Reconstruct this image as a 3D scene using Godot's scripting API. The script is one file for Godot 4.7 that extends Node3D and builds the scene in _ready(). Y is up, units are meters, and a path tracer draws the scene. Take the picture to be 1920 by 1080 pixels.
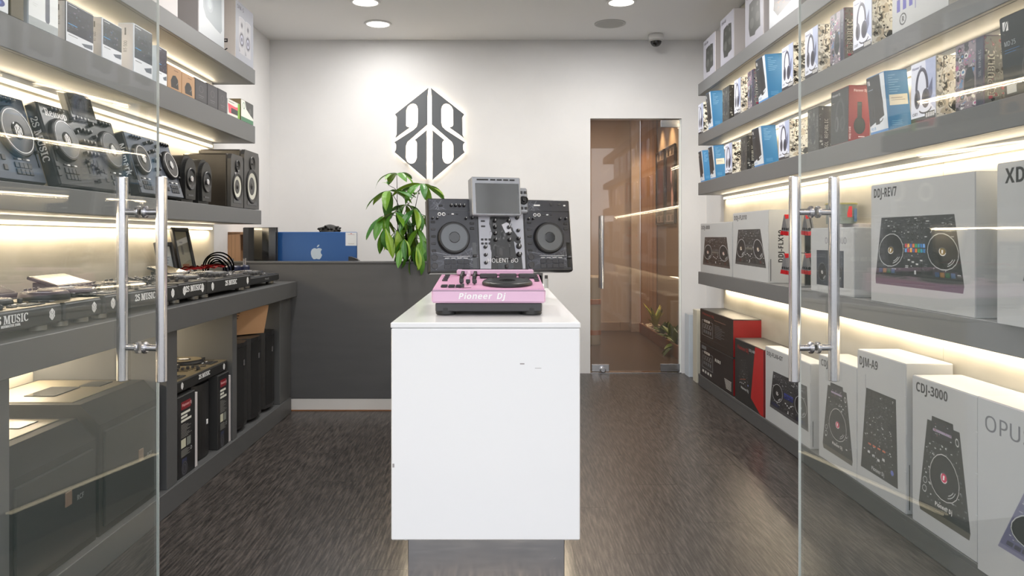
extends Node3D
# Music-gear shop seen from its glass entrance. x right, y up, metres; the shop runs away from the camera along -z.

const EYE := 1.116      # camera height
const RX := 1.5         # front plane of the right shelves
const LX := -1.61       # front plane of the left upper shelves
const CEIL := 2.746
const BACK := 6.37      # depth of the back wall
const WL := -1.90       # left wall
const WR := 1.70        # right wall

var M := {}             # materials
var T := {}             # textures
var names := {}
var meshes := {}
var rng := RandomNumberGenerator.new()

func P(x: float, y: float, d: float) -> Vector3: return Vector3(x, y, -d)
# measured picture columns and rows turned into metres on a known plane
func zr(p: float) -> float: return RX * 1450.0 / (p - 938.0)
func zl(p: float, plane := LX) -> float: return plane * 1450.0 / (p - 938.0)
func hh(p: float, d: float) -> float: return EYE + (446.0 - p) / 1450.0 * d

# ---------------------------------------------------------------- materials
func mat(key: String, c: Color, rough := 0.6, metal := 0.0, spec := 0.5) -> StandardMaterial3D:
	if M.has(key): return M[key]
	var m := StandardMaterial3D.new()
	m.resource_name = key
	m.albedo_color = c; m.roughness = rough; m.metallic = metal; m.metallic_specular = spec
	M[key] = m
	return m

func tmat(key: String, t: Texture2D, rough := 0.45, spec := 0.5) -> StandardMaterial3D:
	if M.has(key): return M[key]
	var m := mat(key, Color.WHITE, rough, 0.0, spec)
	m.albedo_texture = t
	m.texture_repeat = false
	return m

func glow(key: String, c: Color, e: float) -> StandardMaterial3D:
	if M.has(key): return M[key]
	var m := mat(key, Color(0.9, 0.9, 0.88), 0.6)
	m.emission_enabled = true; m.emission = c; m.emission_energy_multiplier = e
	return m

func noise_tex(freq: float, lo: Color, hi: Color, size := 256, octaves := 4, sd := 1) -> NoiseTexture2D:
	var n := FastNoiseLite.new(); n.seed = sd; n.frequency = freq; n.fractal_octaves = octaves
	var t := NoiseTexture2D.new(); t.width = size; t.height = size; t.seamless = true; t.noise = n
	var g := Gradient.new(); g.set_color(0, lo); g.set_color(1, hi)
	t.color_ramp = g
	return t

# ---------------------------------------------------------------- nodes
func numbered(n: String) -> String:
	if not names.has(n):
		names[n] = 0
		return n
	names[n] += 1
	return "%s_%03d" % [n, names[n]]

func tag(o: Node3D, label: String, category: String, group := "") -> Node3D:
	o.set_meta("label", label); o.set_meta("category", category)
	if group != "": o.set_meta("group", group)
	return o

func thing(n: String, label: String, category: String, at := Vector3.ZERO, turn := 0.0, group := "") -> Node3D:
	var o := Node3D.new(); o.name = numbered(n); add_child(o)
	o.position = at; o.rotation.y = turn
	return tag(o, label, category, group)

func copy_of(src: Node3D, label: String, at: Vector3, turn := 0.0, group := "") -> Node3D:
	var o: Node3D = src.duplicate()
	var base: String = src.name
	o.name = numbered(base.rstrip("0123456789").rstrip("_"))
	add_child(o); o.position = at; o.rotation.y = turn
	o.set_meta("label", label)
	if group != "": o.set_meta("group", group)
	return o

func part(n: String, mesh: Mesh, m: Material, parent: Node3D, at := Vector3.ZERO, rot := Vector3.ZERO) -> MeshInstance3D:
	var o := MeshInstance3D.new(); o.name = n; o.mesh = mesh; o.material_override = m
	parent.add_child(o, true)
	o.position = at; o.rotation = rot
	return o

func struct(n: String, mesh: Mesh, m: Material, at := Vector3.ZERO, parent: Node3D = null) -> MeshInstance3D:
	var o := MeshInstance3D.new(); o.mesh = mesh; o.material_override = m
	if parent == null:
		o.name = numbered(n); add_child(o)
		o.set_meta("kind", "structure")
	else:
		o.name = n; parent.add_child(o, true)
	o.position = at
	return o

# ---------------------------------------------------------------- mesh builder
class MB:
	var v := PackedVector3Array()
	var n := PackedVector3Array()
	var uv := PackedVector2Array()
	func tri(a: Vector3, b: Vector3, c: Vector3, ua := Vector2.ZERO, ub := Vector2.ZERO, uc := Vector2.ZERO) -> void:   # counter-clockwise seen from outside
		var nn := (b - a).cross(c - a).normalized()
		v.append_array([a, c, b]); n.append_array([nn, nn, nn]); uv.append_array([ua, uc, ub])
	func quad(a: Vector3, b: Vector3, c: Vector3, d: Vector3, u0 := Vector2(0, 1), u1 := Vector2(1, 1), u2 := Vector2(1, 0), u3 := Vector2(0, 0)) -> void:
		tri(a, b, c, u0, u1, u2); tri(a, c, d, u0, u2, u3)
	func smooth(a: Vector3, b: Vector3, c: Vector3, na: Vector3, nb: Vector3, nc: Vector3, ua := Vector2.ZERO, ub := Vector2.ZERO, uc := Vector2.ZERO) -> void:
		v.append_array([a, c, b]); n.append_array([na, nc, nb]); uv.append_array([ua, uc, ub])
	func box(c: Vector3, s: Vector3, b := 0.0) -> void:
		var h := s / 2.0
		b = minf(b, minf(h.x, minf(h.y, h.z)) * 0.9)
		if b <= 0.0:
			for k in 3:
				for sg in [-1.0, 1.0]:
					var a := Vector3.ZERO; a[k] = sg
					var u := Vector3.ZERO; u[(k + 1) % 3] = 1.0
					var w := a.cross(u)
					var ce := c + a * h; var uu := u * h; var ww := w * h
					quad(ce - uu - ww, ce + uu - ww, ce + uu + ww, ce - uu + ww)
			return
		var pt := func(i: int, sg: Vector3) -> Vector3:   # corner point lying on the face of axis i
			var q := h - Vector3(b, b, b); q[i] = h[i]
			return c + q * sg
		for k in 3:
			var k1 := (k + 1) % 3; var k2 := (k + 2) % 3
			for sg in [-1.0, 1.0]:
				var p := []
				for q in [[-1, -1], [1, -1], [1, 1], [-1, 1]]:
					var s3 := Vector3.ONE; s3[k] = sg; s3[k1] = q[0] * sg; s3[k2] = q[1]
					p.append(pt.call(k, s3))
				quad(p[0], p[1], p[2], p[3])
			for s1 in [-1.0, 1.0]:
				for s2 in [-1.0, 1.0]:   # edges along axis k between faces k1 and k2
					var q := []
					for e in [[-1.0, k1], [1.0, k1], [1.0, k2], [-1.0, k2]]:
						var s3 := Vector3.ONE; s3[k] = e[0]; s3[k1] = s1; s3[k2] = s2
						q.append(pt.call(e[1], s3))
					if s1 * s2 < 0: q.reverse()
					if ((q[1] - q[0]).cross(q[2] - q[0])).dot(q[0] - c) < 0: q.reverse()
					quad(q[0], q[1], q[2], q[3])
		for sx in [-1.0, 1.0]:
			for sy in [-1.0, 1.0]:
				for sz in [-1.0, 1.0]:
					var s3 := Vector3(sx, sy, sz)
					var t := [pt.call(0, s3), pt.call(1, s3), pt.call(2, s3)]
					if sx * sy * sz < 0: t.reverse()
					tri(t[0], t[1], t[2])
	func lathe(prof: PackedVector2Array, seg := 24, at := Vector3.ZERO, basis := Basis.IDENTITY) -> void:   # (radius, height) from bottom to top, flat-shaded profile, smooth round
		for i in prof.size() - 1:
			var a := prof[i]; var b := prof[i + 1]
			var t := b - a
			var nr := Vector2(t.y, -t.x).normalized()
			for k in seg:
				var a0 := TAU * k / seg; var a1 := TAU * (k + 1) / seg
				var d0 := Vector3(sin(a0), 0, cos(a0)); var d1 := Vector3(sin(a1), 0, cos(a1))
				var p0 := at + basis * (d0 * a.x + Vector3.UP * a.y); var p1 := at + basis * (d1 * a.x + Vector3.UP * a.y)
				var q0 := at + basis * (d0 * b.x + Vector3.UP * b.y); var q1 := at + basis * (d1 * b.x + Vector3.UP * b.y)
				var n0 := basis * (d0 * nr.x + Vector3.UP * nr.y); var n1 := basis * (d1 * nr.x + Vector3.UP * nr.y)
				if a.x > 0.0: smooth(p0, p1, q1, n0, n1, n1)
				if b.x > 0.0: smooth(p0, q1, q0, n0, n1, n0)
	func prism(poly: PackedVector2Array, z0: float, z1: float, basis := Basis.IDENTITY, at := Vector3.ZERO) -> void:   # outline in xy, counter-clockwise, extruded along z
		if Geometry2D.is_polygon_clockwise(poly) == false: pass
		var area := 0.0
		for i in poly.size(): area += poly[i].cross(poly[(i + 1) % poly.size()])
		if area < 0: poly.reverse()
		var idx := Geometry2D.triangulate_polygon(poly)
		var g := func(p: Vector2, z: float) -> Vector3: return at + basis * Vector3(p.x, p.y, z)
		for i in range(0, idx.size(), 3):
			var a := poly[idx[i]]; var b := poly[idx[i + 1]]; var c := poly[idx[i + 2]]
			if (b - a).cross(c - a) < 0:
				var s := b; b = c; c = s
			tri(g.call(a, z1), g.call(b, z1), g.call(c, z1))
			tri(g.call(a, z0), g.call(c, z0), g.call(b, z0))
		for i in poly.size():
			var a := poly[i]; var b := poly[(i + 1) % poly.size()]
			quad(g.call(a, z0), g.call(b, z0), g.call(b, z1), g.call(a, z1))
	func tube(path: PackedVector3Array, r: float, seg := 8, r1 := -1.0) -> void:
		var rings := []
		var up := Vector3.UP
		for i in path.size():
			var t := (path[mini(i + 1, path.size() - 1)] - path[maxi(i - 1, 0)]).normalized()
			var s := t.cross(up)
			if s.length() < 0.05: s = t.cross(Vector3(1, 0, 0.3))
			s = s.normalized(); up = s.cross(t).normalized()
			var rr := r if r1 < 0 else lerpf(r, r1, float(i) / (path.size() - 1))
			var ring := []
			for k in seg:
				var a := TAU * k / seg
				var d := s * cos(a) + up * sin(a)
				ring.append([path[i] + d * rr, d])
			rings.append(ring)
		for i in rings.size() - 1:
			for k in seg:
				var a = rings[i][k]; var b = rings[i][(k + 1) % seg]; var c = rings[i + 1][(k + 1) % seg]; var d = rings[i + 1][k]
				smooth(a[0], b[0], c[0], a[1], b[1], c[1]); smooth(a[0], c[0], d[0], a[1], c[1], d[1])
		for e in [0, rings.size() - 1]:
			var ring = rings[e]
			for k in seg:
				var a: Vector3 = ring[k][0]; var b: Vector3 = ring[(k + 1) % seg][0]
				if e == 0: tri(path[0], b, a)
				else: tri(path[e], a, b)
	func mesh() -> ArrayMesh:
		var m := ArrayMesh.new()
		var a := []; a.resize(Mesh.ARRAY_MAX)
		a[Mesh.ARRAY_VERTEX] = v; a[Mesh.ARRAY_NORMAL] = n; a[Mesh.ARRAY_TEX_UV] = uv
		m.add_surface_from_arrays(Mesh.PRIMITIVE_TRIANGLES, a)
		return m

func bx(s: Vector3, b := 0.002) -> ArrayMesh:
	var key := "bx%s%s" % [s, b]
	if not meshes.has(key):
		var g := MB.new(); g.box(Vector3.ZERO, s, b); meshes[key] = g.mesh()
	return meshes[key]

func bxr(lo: Vector3, hi: Vector3, b := 0.002) -> ArrayMesh:   # box from corner to corner
	var g := MB.new(); g.box((lo + hi) / 2.0, (hi - lo).abs(), b); return g.mesh()

func lathe(prof: Array, seg := 24) -> ArrayMesh:
	var key := "la%s%s" % [prof, seg]
	if not meshes.has(key):
		var g := MB.new(); g.lathe(PackedVector2Array(prof), seg); meshes[key] = g.mesh()
	return meshes[key]

func cyl(r: float, h: float, seg := 20, b := 0.0008, r2 := -1.0) -> ArrayMesh:   # base at y = 0
	if r2 < 0: r2 = r
	return lathe([Vector2(0, 0), Vector2(r, 0), Vector2(r2, h - b), Vector2(r2 - b, h), Vector2(0, h)], seg)

func panel(w: float, h: float, t := 0.0006) -> ArrayMesh:   # thin printed sheet facing +z, full texture on its face
	var key := "pn%.4f %.4f %.4f" % [w, h, t]
	if not meshes.has(key):
		var g := MB.new()
		var x := w / 2.0; var y := h / 2.0
		var A := Vector3(-x, -y, t); var B := Vector3(x, -y, t); var C := Vector3(x, y, t); var D := Vector3(-x, y, t)
		g.quad(A, B, C, D)
		var e := Vector2(0.01, 0.01)
		for q in [[A, B], [B, C], [C, D], [D, A]]:
			var p: Vector3 = q[0]; var r: Vector3 = q[1]
			g.quad(Vector3(p.x, p.y, 0), Vector3(r.x, r.y, 0), r, p, e, e, e, e)
		meshes[key] = g.mesh()
	return meshes[key]

func words(txt: String, height: float, depth := 0.0008, bold := true, font := "Droid Sans") -> Mesh:   # letters centred on x and y, facing +z
	var key := "tx%s %.4f %s%s" % [txt, height, bold, font]
	if not meshes.has(key):
		var t := TextMesh.new(); var f := SystemFont.new()
		f.font_names = PackedStringArray([font]); f.font_weight = 700 if bold else 400
		t.font = f; t.text = txt; t.font_size = 48; t.pixel_size = height / 34.0; t.depth = depth; t.curve_step = 2.0
		meshes[key] = t
	return meshes[key]

# ---------------------------------------------------------------- printed artwork, drawn at twice its size and halved
var cv: Image
var Q := []
const WHITE := Color(0.67, 0.68, 0.69)
const INK := Color(0.1, 0.1, 0.11)

func canvas(w: int, h: int, bg: Color) -> void:
	cv = Image.create(w * 2, h * 2, false, Image.FORMAT_RGB8); cv.fill(bg)

func done() -> ImageTexture:
	cv.shrink_x2()
	return ImageTexture.create_from_image(cv)

func fr(x: float, y: float, w: float, h: float, c: Color) -> void:
	cv.fill_rect(Rect2i(roundi(x * 2), roundi(y * 2), maxi(1, roundi(w * 2)), maxi(1, roundi(h * 2))), c)

func fp(pts: Array, c: Color) -> void:
	var lo := 1e9; var hi := -1e9
	for p in pts:
		lo = minf(lo, p.y * 2); hi = maxf(hi, p.y * 2)
	for y in range(maxi(0, floori(lo)), mini(cv.get_height() - 1, ceili(hi)) + 1):
		var yy := y + 0.5
		var xs := []
		for i in pts.size():
			var a: Vector2 = pts[i] * 2.0; var b: Vector2 = pts[(i + 1) % pts.size()] * 2.0
			if (a.y <= yy) != (b.y <= yy): xs.append(a.x + (yy - a.y) / (b.y - a.y) * (b.x - a.x))
		xs.sort()
		for i in range(0, xs.size() - 1, 2):
			var x0 := roundi(xs[i]); var x1 := roundi(xs[i + 1])
			if x1 > x0: cv.fill_rect(Rect2i(x0, y, x1 - x0, 1), c)

func fe(x: float, y: float, rx: float, ry: float, c: Color) -> void:
	var pts := []
	for k in 28: pts.append(Vector2(x + rx * cos(TAU * k / 28), y + ry * sin(TAU * k / 28)))
	fp(pts, c)

func ln(a: Vector2, b: Vector2, th: float, c: Color) -> void:
	var nrm := (b - a).orthogonal().normalized() * th / 2.0
	fp([a + nrm, b + nrm, b - nrm, a - nrm], c)

func arc(x: float, y: float, rx: float, ry: float, a0: float, a1: float, th: float, c: Color, n := 20) -> void:
	for k in n:
		var s := a0 + (a1 - a0) * k / n; var e := a0 + (a1 - a0) * (k + 1) / n
		ln(Vector2(x + rx * cos(s), y + ry * sin(s)), Vector2(x + rx * cos(e), y + ry * sin(e)), th, c)

func tx(txt: String, x: float, y: float, h: float, c: Color, bold := true, font := "Droid Sans", sx := 1.0, up := false) -> void:   # x, y: left end of the baseline; up: reads upwards
	var t := TextMesh.new(); var f := SystemFont.new()
	f.font_names = PackedStringArray([font]); f.font_weight = 700 if bold else 400
	t.font = f; t.text = txt; t.font_size = 48; t.pixel_size = h / 34.0; t.depth = 0.0; t.curve_step = 4.0
	t.horizontal_alignment = HORIZONTAL_ALIGNMENT_LEFT; t.vertical_alignment = VERTICAL_ALIGNMENT_BOTTOM
	var a := t.get_mesh_arrays()
	var v: PackedVector3Array = a[Mesh.ARRAY_VERTEX]
	var ix: PackedInt32Array = a[Mesh.ARRAY_INDEX]
	var lowest := t.get_aabb().position.y
	var base := lowest
	for ch in ["g", "j", "p", "q", "y", "J", "Q", ",", "("]:
		if txt.contains(ch) and not (ch in ["J", "Q"] and font != "Droid Sans"): base = maxf(base, lowest + (h * 0.0 if ch in ["J", "Q"] else h * 0.28))
	for i in range(0, ix.size(), 3):
		var p := []
		for k in 3:
			var w := v[ix[i + k]]
			var lx := w.x * sx; var ly := w.y - base
			p.append(Vector2(x - ly, y - lx) if up else Vector2(x + lx, y - ly))
		fp(p, c)

func qq(u: float, v: float) -> Vector2: return (Q[0] * (1 - u) + Q[1] * u) * (1 - v) + (Q[3] * (1 - u) + Q[2] * u) * v
func qp(l: Array, c: Color) -> void:
	var pts := []
	for i in range(0, l.size(), 2): pts.append(qq(l[i], l[i + 1]))
	fp(pts, c)
func qr(u: float, v: float, w: float, h: float, c: Color) -> void: qp([u, v, u + w, v, u + w, v + h, u, v + h], c)
func qe(u: float, v: float, ru: float, rv: float, c: Color) -> void:
	var pts := []
	for k in 32: pts.append(qq(u + ru * cos(TAU * k / 32), v + rv * sin(TAU * k / 32)))
	fp(pts, c)
func qa(u: float, v: float, ru: float, rv: float, a0: float, a1: float, th: float, c: Color) -> void:
	for k in 18:
		var s := a0 + (a1 - a0) * k / 18; var e := a0 + (a1 - a0) * (k + 1) / 18
		ln(qq(u + ru * cos(s), v + rv * sin(s)), qq(u + ru * cos(e), v + rv * sin(e)), th, c)
func qspeck(n: int, u0: float, v0: float, u1: float, v1: float, cols: Array, s := 0.016) -> void:   # tiny printed legends and buttons
	for k in n: qr(rng.randf_range(u0, u1), rng.randf_range(v0, v1), s * rng.randf_range(0.6, 2.6), s * rng.randf_range(0.5, 1.0), cols[rng.randi() % cols.size()])

const DK := Color(0.15, 0.155, 0.155)
const MID := Color(0.38, 0.39, 0.4)
const LT := Color(0.74, 0.75, 0.76)

func art_jog(u: float, v: float, ru: float, rv: float, mid: Color, ringc := LT) -> void:
	qe(u, v, ru, rv, Color(0.07, 0.07, 0.075))
	qa(u, v, ru * 0.97, rv * 0.97, 0, TAU, 2.2, ringc)
	qe(u, v, ru * 0.82, rv * 0.82, Color(0.11, 0.11, 0.12))
	qa(u, v, ru * 0.8, rv * 0.8, 0.5, 1.3, 2.2, LT); qa(u, v, ru * 0.7, rv * 0.7, 0.6, 1.2, 2.2, LT)
	qe(u, v, ru * 0.25, rv * 0.25, Color(0.3, 0.3, 0.32)); qe(u, v, ru * 0.19, rv * 0.19, mid)
	qa(u, v, ru * 0.2, rv * 0.2, 0.3, 4.0, 2.0, Color(0.92, 0.92, 0.92)); qp([u - ru * 0.06, v - rv * 0.1, u + ru * 0.06, v - rv * 0.1, u + ru * 0.02, v + rv * 0.1, u - ru * 0.08, v + rv * 0.1], Color(0.9, 0.9, 0.9))

func art_controller(q: Array, pads: Array, body := DK, mid := Color(0.4, 0.3, 0.1), jr := 0.17) -> void:   # wide two-deck controller seen from above
	Q = q
	qp([0, 0, 1, 0, 1, 1, 0, 1], body)
	qr(0, 0.93, 1, 0.07, body.lightened(0.14))
	qr(0, 0, 1, 0.19, body.lightened(0.06)); qr(0.36, 0.0, 0.28, 0.93, body.lightened(0.04))
	qspeck(90, 0.02, 0.02, 0.96, 0.19, [LT, MID, Color(0.06, 0.06, 0.06), MID]); qspeck(110, 0.02, 0.2, 0.97, 0.9, [MID, LT, MID])
	art_jog(0.18, 0.53, jr, jr * 1.55, mid); art_jog(0.82, 0.53, jr, jr * 1.55, mid)
	for r in 4:
		for c in 4: qe(0.41 + 0.06 * c, 0.12 + 0.075 * r, 0.014, 0.022, Color(0.05, 0.05, 0.05)); qr(0.408 + 0.06 * c, 0.1 + 0.075 * r, 0.004, 0.02, LT)
	for r in 2:
		for c in 8: qr(0.37 + 0.0325 * c, 0.42 + 0.075 * r, 0.027, 0.06, pads[(c * 3 + r * 5) % pads.size()])
	for c in 4: qr(0.42 + 0.05 * c, 0.62, 0.006, 0.18, Color(0.03, 0.03, 0.03)); qr(0.408 + 0.05 * c, 0.66 + 0.03 * (c % 3), 0.03, 0.025, LT)
	qr(0.43, 0.85, 0.14, 0.02, Color(0.03, 0.03, 0.03)); qr(0.49, 0.83, 0.02, 0.06, LT)
	for s in [0.04, 0.72]:
		for c in 4: qr(s + 0.055 * c, 0.83, 0.045, 0.07, pads[(c + 2) % pads.size()].darkened(0.45))

func art_player(q: Array, body := DK, mid := Color(0.75, 0.1, 0.3), screen := true) -> void:   # single deck player seen from above
	Q = q
	qp([0, 0, 1, 0, 1, 1, 0, 1], body); qr(0, 0.95, 1, 0.05, body.darkened(0.3))
	qspeck(110, 0.03, 0.16, 0.93, 0.9, [MID, LT, MID], 0.02)
	if screen:
		qr(0.14, -0.06, 0.68, 0.28, Color(0.05, 0.05, 0.055)); qr(0.18, -0.03, 0.6, 0.19, Color(0.13, 0.13, 0.16)); qr(0.2, 0.07, 0.55, 0.03, Color(0.6, 0.55, 0.65)); qspeck(16, 0.2, 0.0, 0.72, 0.15, [LT, Color(0.5, 0.3, 0.3)])
		qe(0.9, 0.12, 0.05, 0.045, LT); qe(0.9, 0.12, 0.035, 0.03, DK)
	art_jog(0.52, 0.57, 0.35, 0.26, mid, Color(0.8, 0.8, 0.8))
	for k in 2: qe(0.09, 0.7 + 0.1 * k, 0.05, 0.04, LT); qe(0.09, 0.7 + 0.1 * k, 0.04, 0.031, DK)
	tx("Pioneer Dj", qq(0.33, 0.92).x, qq(0.36, 0.925).y, 10.0, Color(0.9, 0.9, 0.9))

func art_mixer(q: Array) -> void:
	Q = q
	qp([0, 0, 1, 0, 1, 1, 0, 1], Color(0.12, 0.12, 0.12))
	for c in 6:
		for r in 8: qe(0.12 + 0.14 * c, 0.06 + 0.075 * r, 0.03, 0.022, Color(0.3, 0.3, 0.3)); qe(0.12 + 0.14 * c, 0.06 + 0.075 * r, 0.018, 0.014, Color(0.06, 0.06, 0.06))
	for c in 4: qr(0.17 + 0.14 * c, 0.655, 0.09, 0.022, Color(0.75, 0.35, 0.2)); qr(0.2 + 0.14 * c, 0.7, 0.012, 0.2, Color(0.04, 0.04, 0.04)); qr(0.17 + 0.14 * c, 0.75 + 0.02 * (c % 3), 0.07, 0.03, LT)
	qr(0.76, 0.3, 0.14, 0.1, Color(0.05, 0.05, 0.07)); qe(0.86, 0.86, 0.04, 0.03, Color(0.35, 0.4, 0.7))
	qspeck(130, 0.04, 0.03, 0.92, 0.9, [MID, LT, MID], 0.016); tx("Pioneer Dj", qq(0.3, 0.97).x, qq(0.3, 0.965).y, 10.0, LT)

func art_headphones(x: float, y: float, s: float, tone: Color, cable := true) -> void:   # s: height of the picture
	arc(x, y + s * 0.42, s * 0.2, s * 0.4, PI * 0.98, TAU * 1.01, s * 0.08, tone)
	fe(x - s * 0.17, y + s * 0.62, s * 0.11, s * 0.2, tone.lightened(0.12)); fe(x + s * 0.14, y + s * 0.64, s * 0.14, s * 0.2, tone)
	fe(x + s * 0.14, y + s * 0.64, s * 0.08, s * 0.13, tone.darkened(0.3)); fe(x - s * 0.2, y + s * 0.62, s * 0.05, s * 0.14, tone.darkened(0.35))
	if cable: arc(x + s * 0.12, y + s * 0.84, s * 0.22, s * 0.1, 0.1, PI * 0.9, s * 0.03, tone.darkened(0.2))

func scribble(n: int, x0: float, y0: float, x1: float, y1: float, cols: Array, big: float) -> void:   # busy doodle print
	for k in n:
		var c := Vector2(rng.randf_range(x0, x1), rng.randf_range(y0, y1)); var r := rng.randf_range(0.25, 1.0) * big; var col: Color = cols[rng.randi() % cols.size()]
		match rng.randi() % 4:
			0: fe(c.x, c.y, r, r * rng.randf_range(0.4, 1.0), col); fe(c.x, c.y, r * 0.55, r * 0.4, cols[rng.randi() % cols.size()])
			1:
				var pts := []
				for i in 5: pts.append(c + Vector2.from_angle(TAU * i / 5 + rng.randf() * 0.9) * r * rng.randf_range(0.5, 1.3))
				fp(pts, col)
			2: ln(c, c + Vector2.from_angle(rng.randf() * TAU) * r * 2.0, r * 0.22, col)
			3: arc(c.x, c.y, r, r, rng.randf() * 3, 3 + rng.randf() * 3, r * 0.2, col, 8)

func make_art() -> void:
	var bw := [Color(0.08, 0.08, 0.09), Color(0.9, 0.9, 0.87), Color(0.86, 0.86, 0.84), Color(0.55, 0.55, 0.53), Color(0.12, 0.12, 0.12), Color(0.75, 0.72, 0.66)]
	# headphone cartons -------------------------------------------------
	canvas(160, 220, Color(0.84, 0.86, 0.92))
	fp([Vector2(95, 0), Vector2(160, 0), Vector2(160, 190), Vector2(110, 150)], Color(0.68, 0.72, 0.84)); fp([Vector2(112, 110), Vector2(140, 70), Vector2(140, 130), Vector2(116, 165)], Color(0.38, 0.4, 0.52))
	art_headphones(72, 26, 178, Color(0.27, 0.27, 0.34))
	tx("Pioneer Dj", 8, 24, 9, Color(0.25, 0.25, 0.4)); tx("CUE1", 10, 196, 10, Color(0.2, 0.2, 0.25))
	fr(0, 205, 160, 15, Color(0.2, 0.2, 0.22)); fr(92, 192, 62, 24, Color(0.2, 0.2, 0.22))
	for k in 4: fr(98 + 14 * k, 196, 11, 15, Color(0.88, 0.88, 0.88)); fr(102 + 14 * k, 199, 3, 4, INK); fr(102 + 14 * k, 205, 3, 4, INK)
	T.hp_white = done()
	for k in 2:
		canvas(96, 220, Color(0.9, 0.9, 0.87)); scribble(70, 0, 0, 96, 220, bw, 30); scribble(90, 0, 0, 96, 220, bw, 11)
		fr(0, 210, 96, 10, Color(0.85, 0.85, 0.83)); T["comic%d" % k] = done()
	for k in 2:
		canvas(96, 220, Color(0.24, 0.5, 0.71))
		for i in 8: fr(12, 14 + 9 * i, [30, 18, 46, 40, 26, 50, 44, 36][i], 2, Color(0.55, 0.75, 0.9))
		if k == 1: fr(10, 88, 80, 40, Color(0.88, 0.87, 0.82)); fr(18, 100, 50, 2, Color(0.5, 0.5, 0.5)); fr(18, 108, 60, 2, Color(0.6, 0.6, 0.6))
		for i in 3: fr(14, 186 + 7 * i, 44, 2, Color(0.45, 0.68, 0.86))
		T["blue%d" % k] = done()
	canvas(150, 220, Color(0.16, 0.17, 0.19))
	fp([Vector2(112, 0), Vector2(150, 0), Vector2(150, 220), Vector2(0, 220), Vector2(0, 190), Vector2(126, 160)], Color(0.8, 0.83, 0.86))
	art_headphones(66, 50, 140, Color(0.11, 0.11, 0.12)); fr(52, 60, 34, 128, Color(0.12, 0.12, 0.13)); arc(104, 112, 17, 34, 0, TAU, 6, Color(0.14, 0.14, 0.15))
	fr(10, 12, 18, 18, Color(0.9, 0.9, 0.9)); fp([Vector2(18, 12), Vector2(28, 12), Vector2(20, 30), Vector2(11, 30)], Color(0.16, 0.17, 0.19)); ln(Vector2(13, 29), Vector2(25, 13), 3, WHITE)
	tx("HD 25", 10, 206, 10, Color(0.3, 0.5, 0.7)); fr(0, 212, 150, 8, Color(0.3, 0.52, 0.75)); fr(10, 48, 40, 3, Color(0.5, 0.55, 0.6))
	T.hp_dark = done()
	canvas(220, 250, Color(0.1, 0.13, 0.16))
	fr(14, 14, 30, 30, Color(0.92, 0.92, 0.92)); fp([Vector2(30, 14), Vector2(44, 14), Vector2(30, 44), Vector2(14, 44)], Color(0.1, 0.13, 0.16)); ln(Vector2(18, 42), Vector2(38, 16), 5, Color(0.92, 0.92, 0.92))
	tx("MD 25", 16, 92, 15, Color(0.75, 0.78, 0.8), false); fr(16, 104, 80, 2, Color(0.2, 0.4, 0.6)); fr(16, 112, 60, 2, Color(0.2, 0.4, 0.6))
	art_headphones(150, 70, 170, Color(0.2, 0.21, 0.22)); fr(14, 215, 52, 26, Color(0.75, 0.76, 0.74)); T.hp_navy = done()
	canvas(150, 220, Color(0.13, 0.15, 0.15)); art_headphones(80, 40, 160, Color(0.24, 0.26, 0.27)); tx("Pioneer Dj", 10, 24, 10, Color(0.75, 0.75, 0.75)); T.hp_black = done()
	canvas(110, 220, Color(0.55, 0.13, 0.15))
	fr(44, 64, 24, 84, Color(0.1, 0.13, 0.12)); fe(56, 158, 31, 34, Color(0.09, 0.12, 0.11)); fe(56, 158, 24, 27, Color(0.15, 0.18, 0.16)); fr(47, 68, 18, 10, Color(0.2, 0.24, 0.22))
	tx("Pioneer Dj", 24, 24, 10, Color(0.9, 0.85, 0.85)); tx("HDJ-CUE", 12, 212, 9, Color(0.9, 0.85, 0.85), true, "Droid Sans", 1.0, true); fr(50, 200, 34, 4, Color(0.9, 0.8, 0.8)); T.hp_red = done()
	for k in 2:
		var pal := [Color(0.66, 0.36, 0.52), Color(0.28, 0.45, 0.62), Color(0.8, 0.8, 0.8), Color(0.14, 0.14, 0.16), Color(0.6, 0.5, 0.56), Color(0.42, 0.4, 0.45), Color(0.78, 0.78, 0.76), Color(0.2, 0.2, 0.22)] if k == 0 else [Color(0.3, 0.32, 0.32), Color(0.2, 0.21, 0.21), Color(0.45, 0.47, 0.45), Color(0.14, 0.15, 0.15)]
		canvas(150, 220, Color(0.5, 0.46, 0.5) if k == 0 else Color(0.22, 0.23, 0.23)); scribble(130, 0, 0, 110, 220, pal, 14)
		fp([Vector2(48, 120), Vector2(66, 84), Vector2(88, 84), Vector2(104, 120), Vector2(104, 156), Vector2(84, 182), Vector2(64, 182), Vector2(46, 156)], Color(0.16, 0.18, 0.2)); ln(Vector2(62, 132), Vector2(92, 128), 2, MID)
		fr(112, 0, 38, 220, Color(0.16, 0.18, 0.26) if k == 0 else Color(0.2, 0.21, 0.2)); tx("SOL REPUBLIC", 138, 128, 12, WHITE, true, "Droid Sans Mono", 0.72, true)
		T["sol_front%d" % k] = done()
		canvas(96, 220, Color(0.42, 0.42, 0.42) if k == 0 else Color(0.2, 0.2, 0.2)); scribble(90, 0, 0, 96, 220, [INK, Color(0.65, 0.65, 0.63), Color(0.3, 0.3, 0.3), Color(0.6, 0.2, 0.3) if k == 0 else MID], 9)
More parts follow.
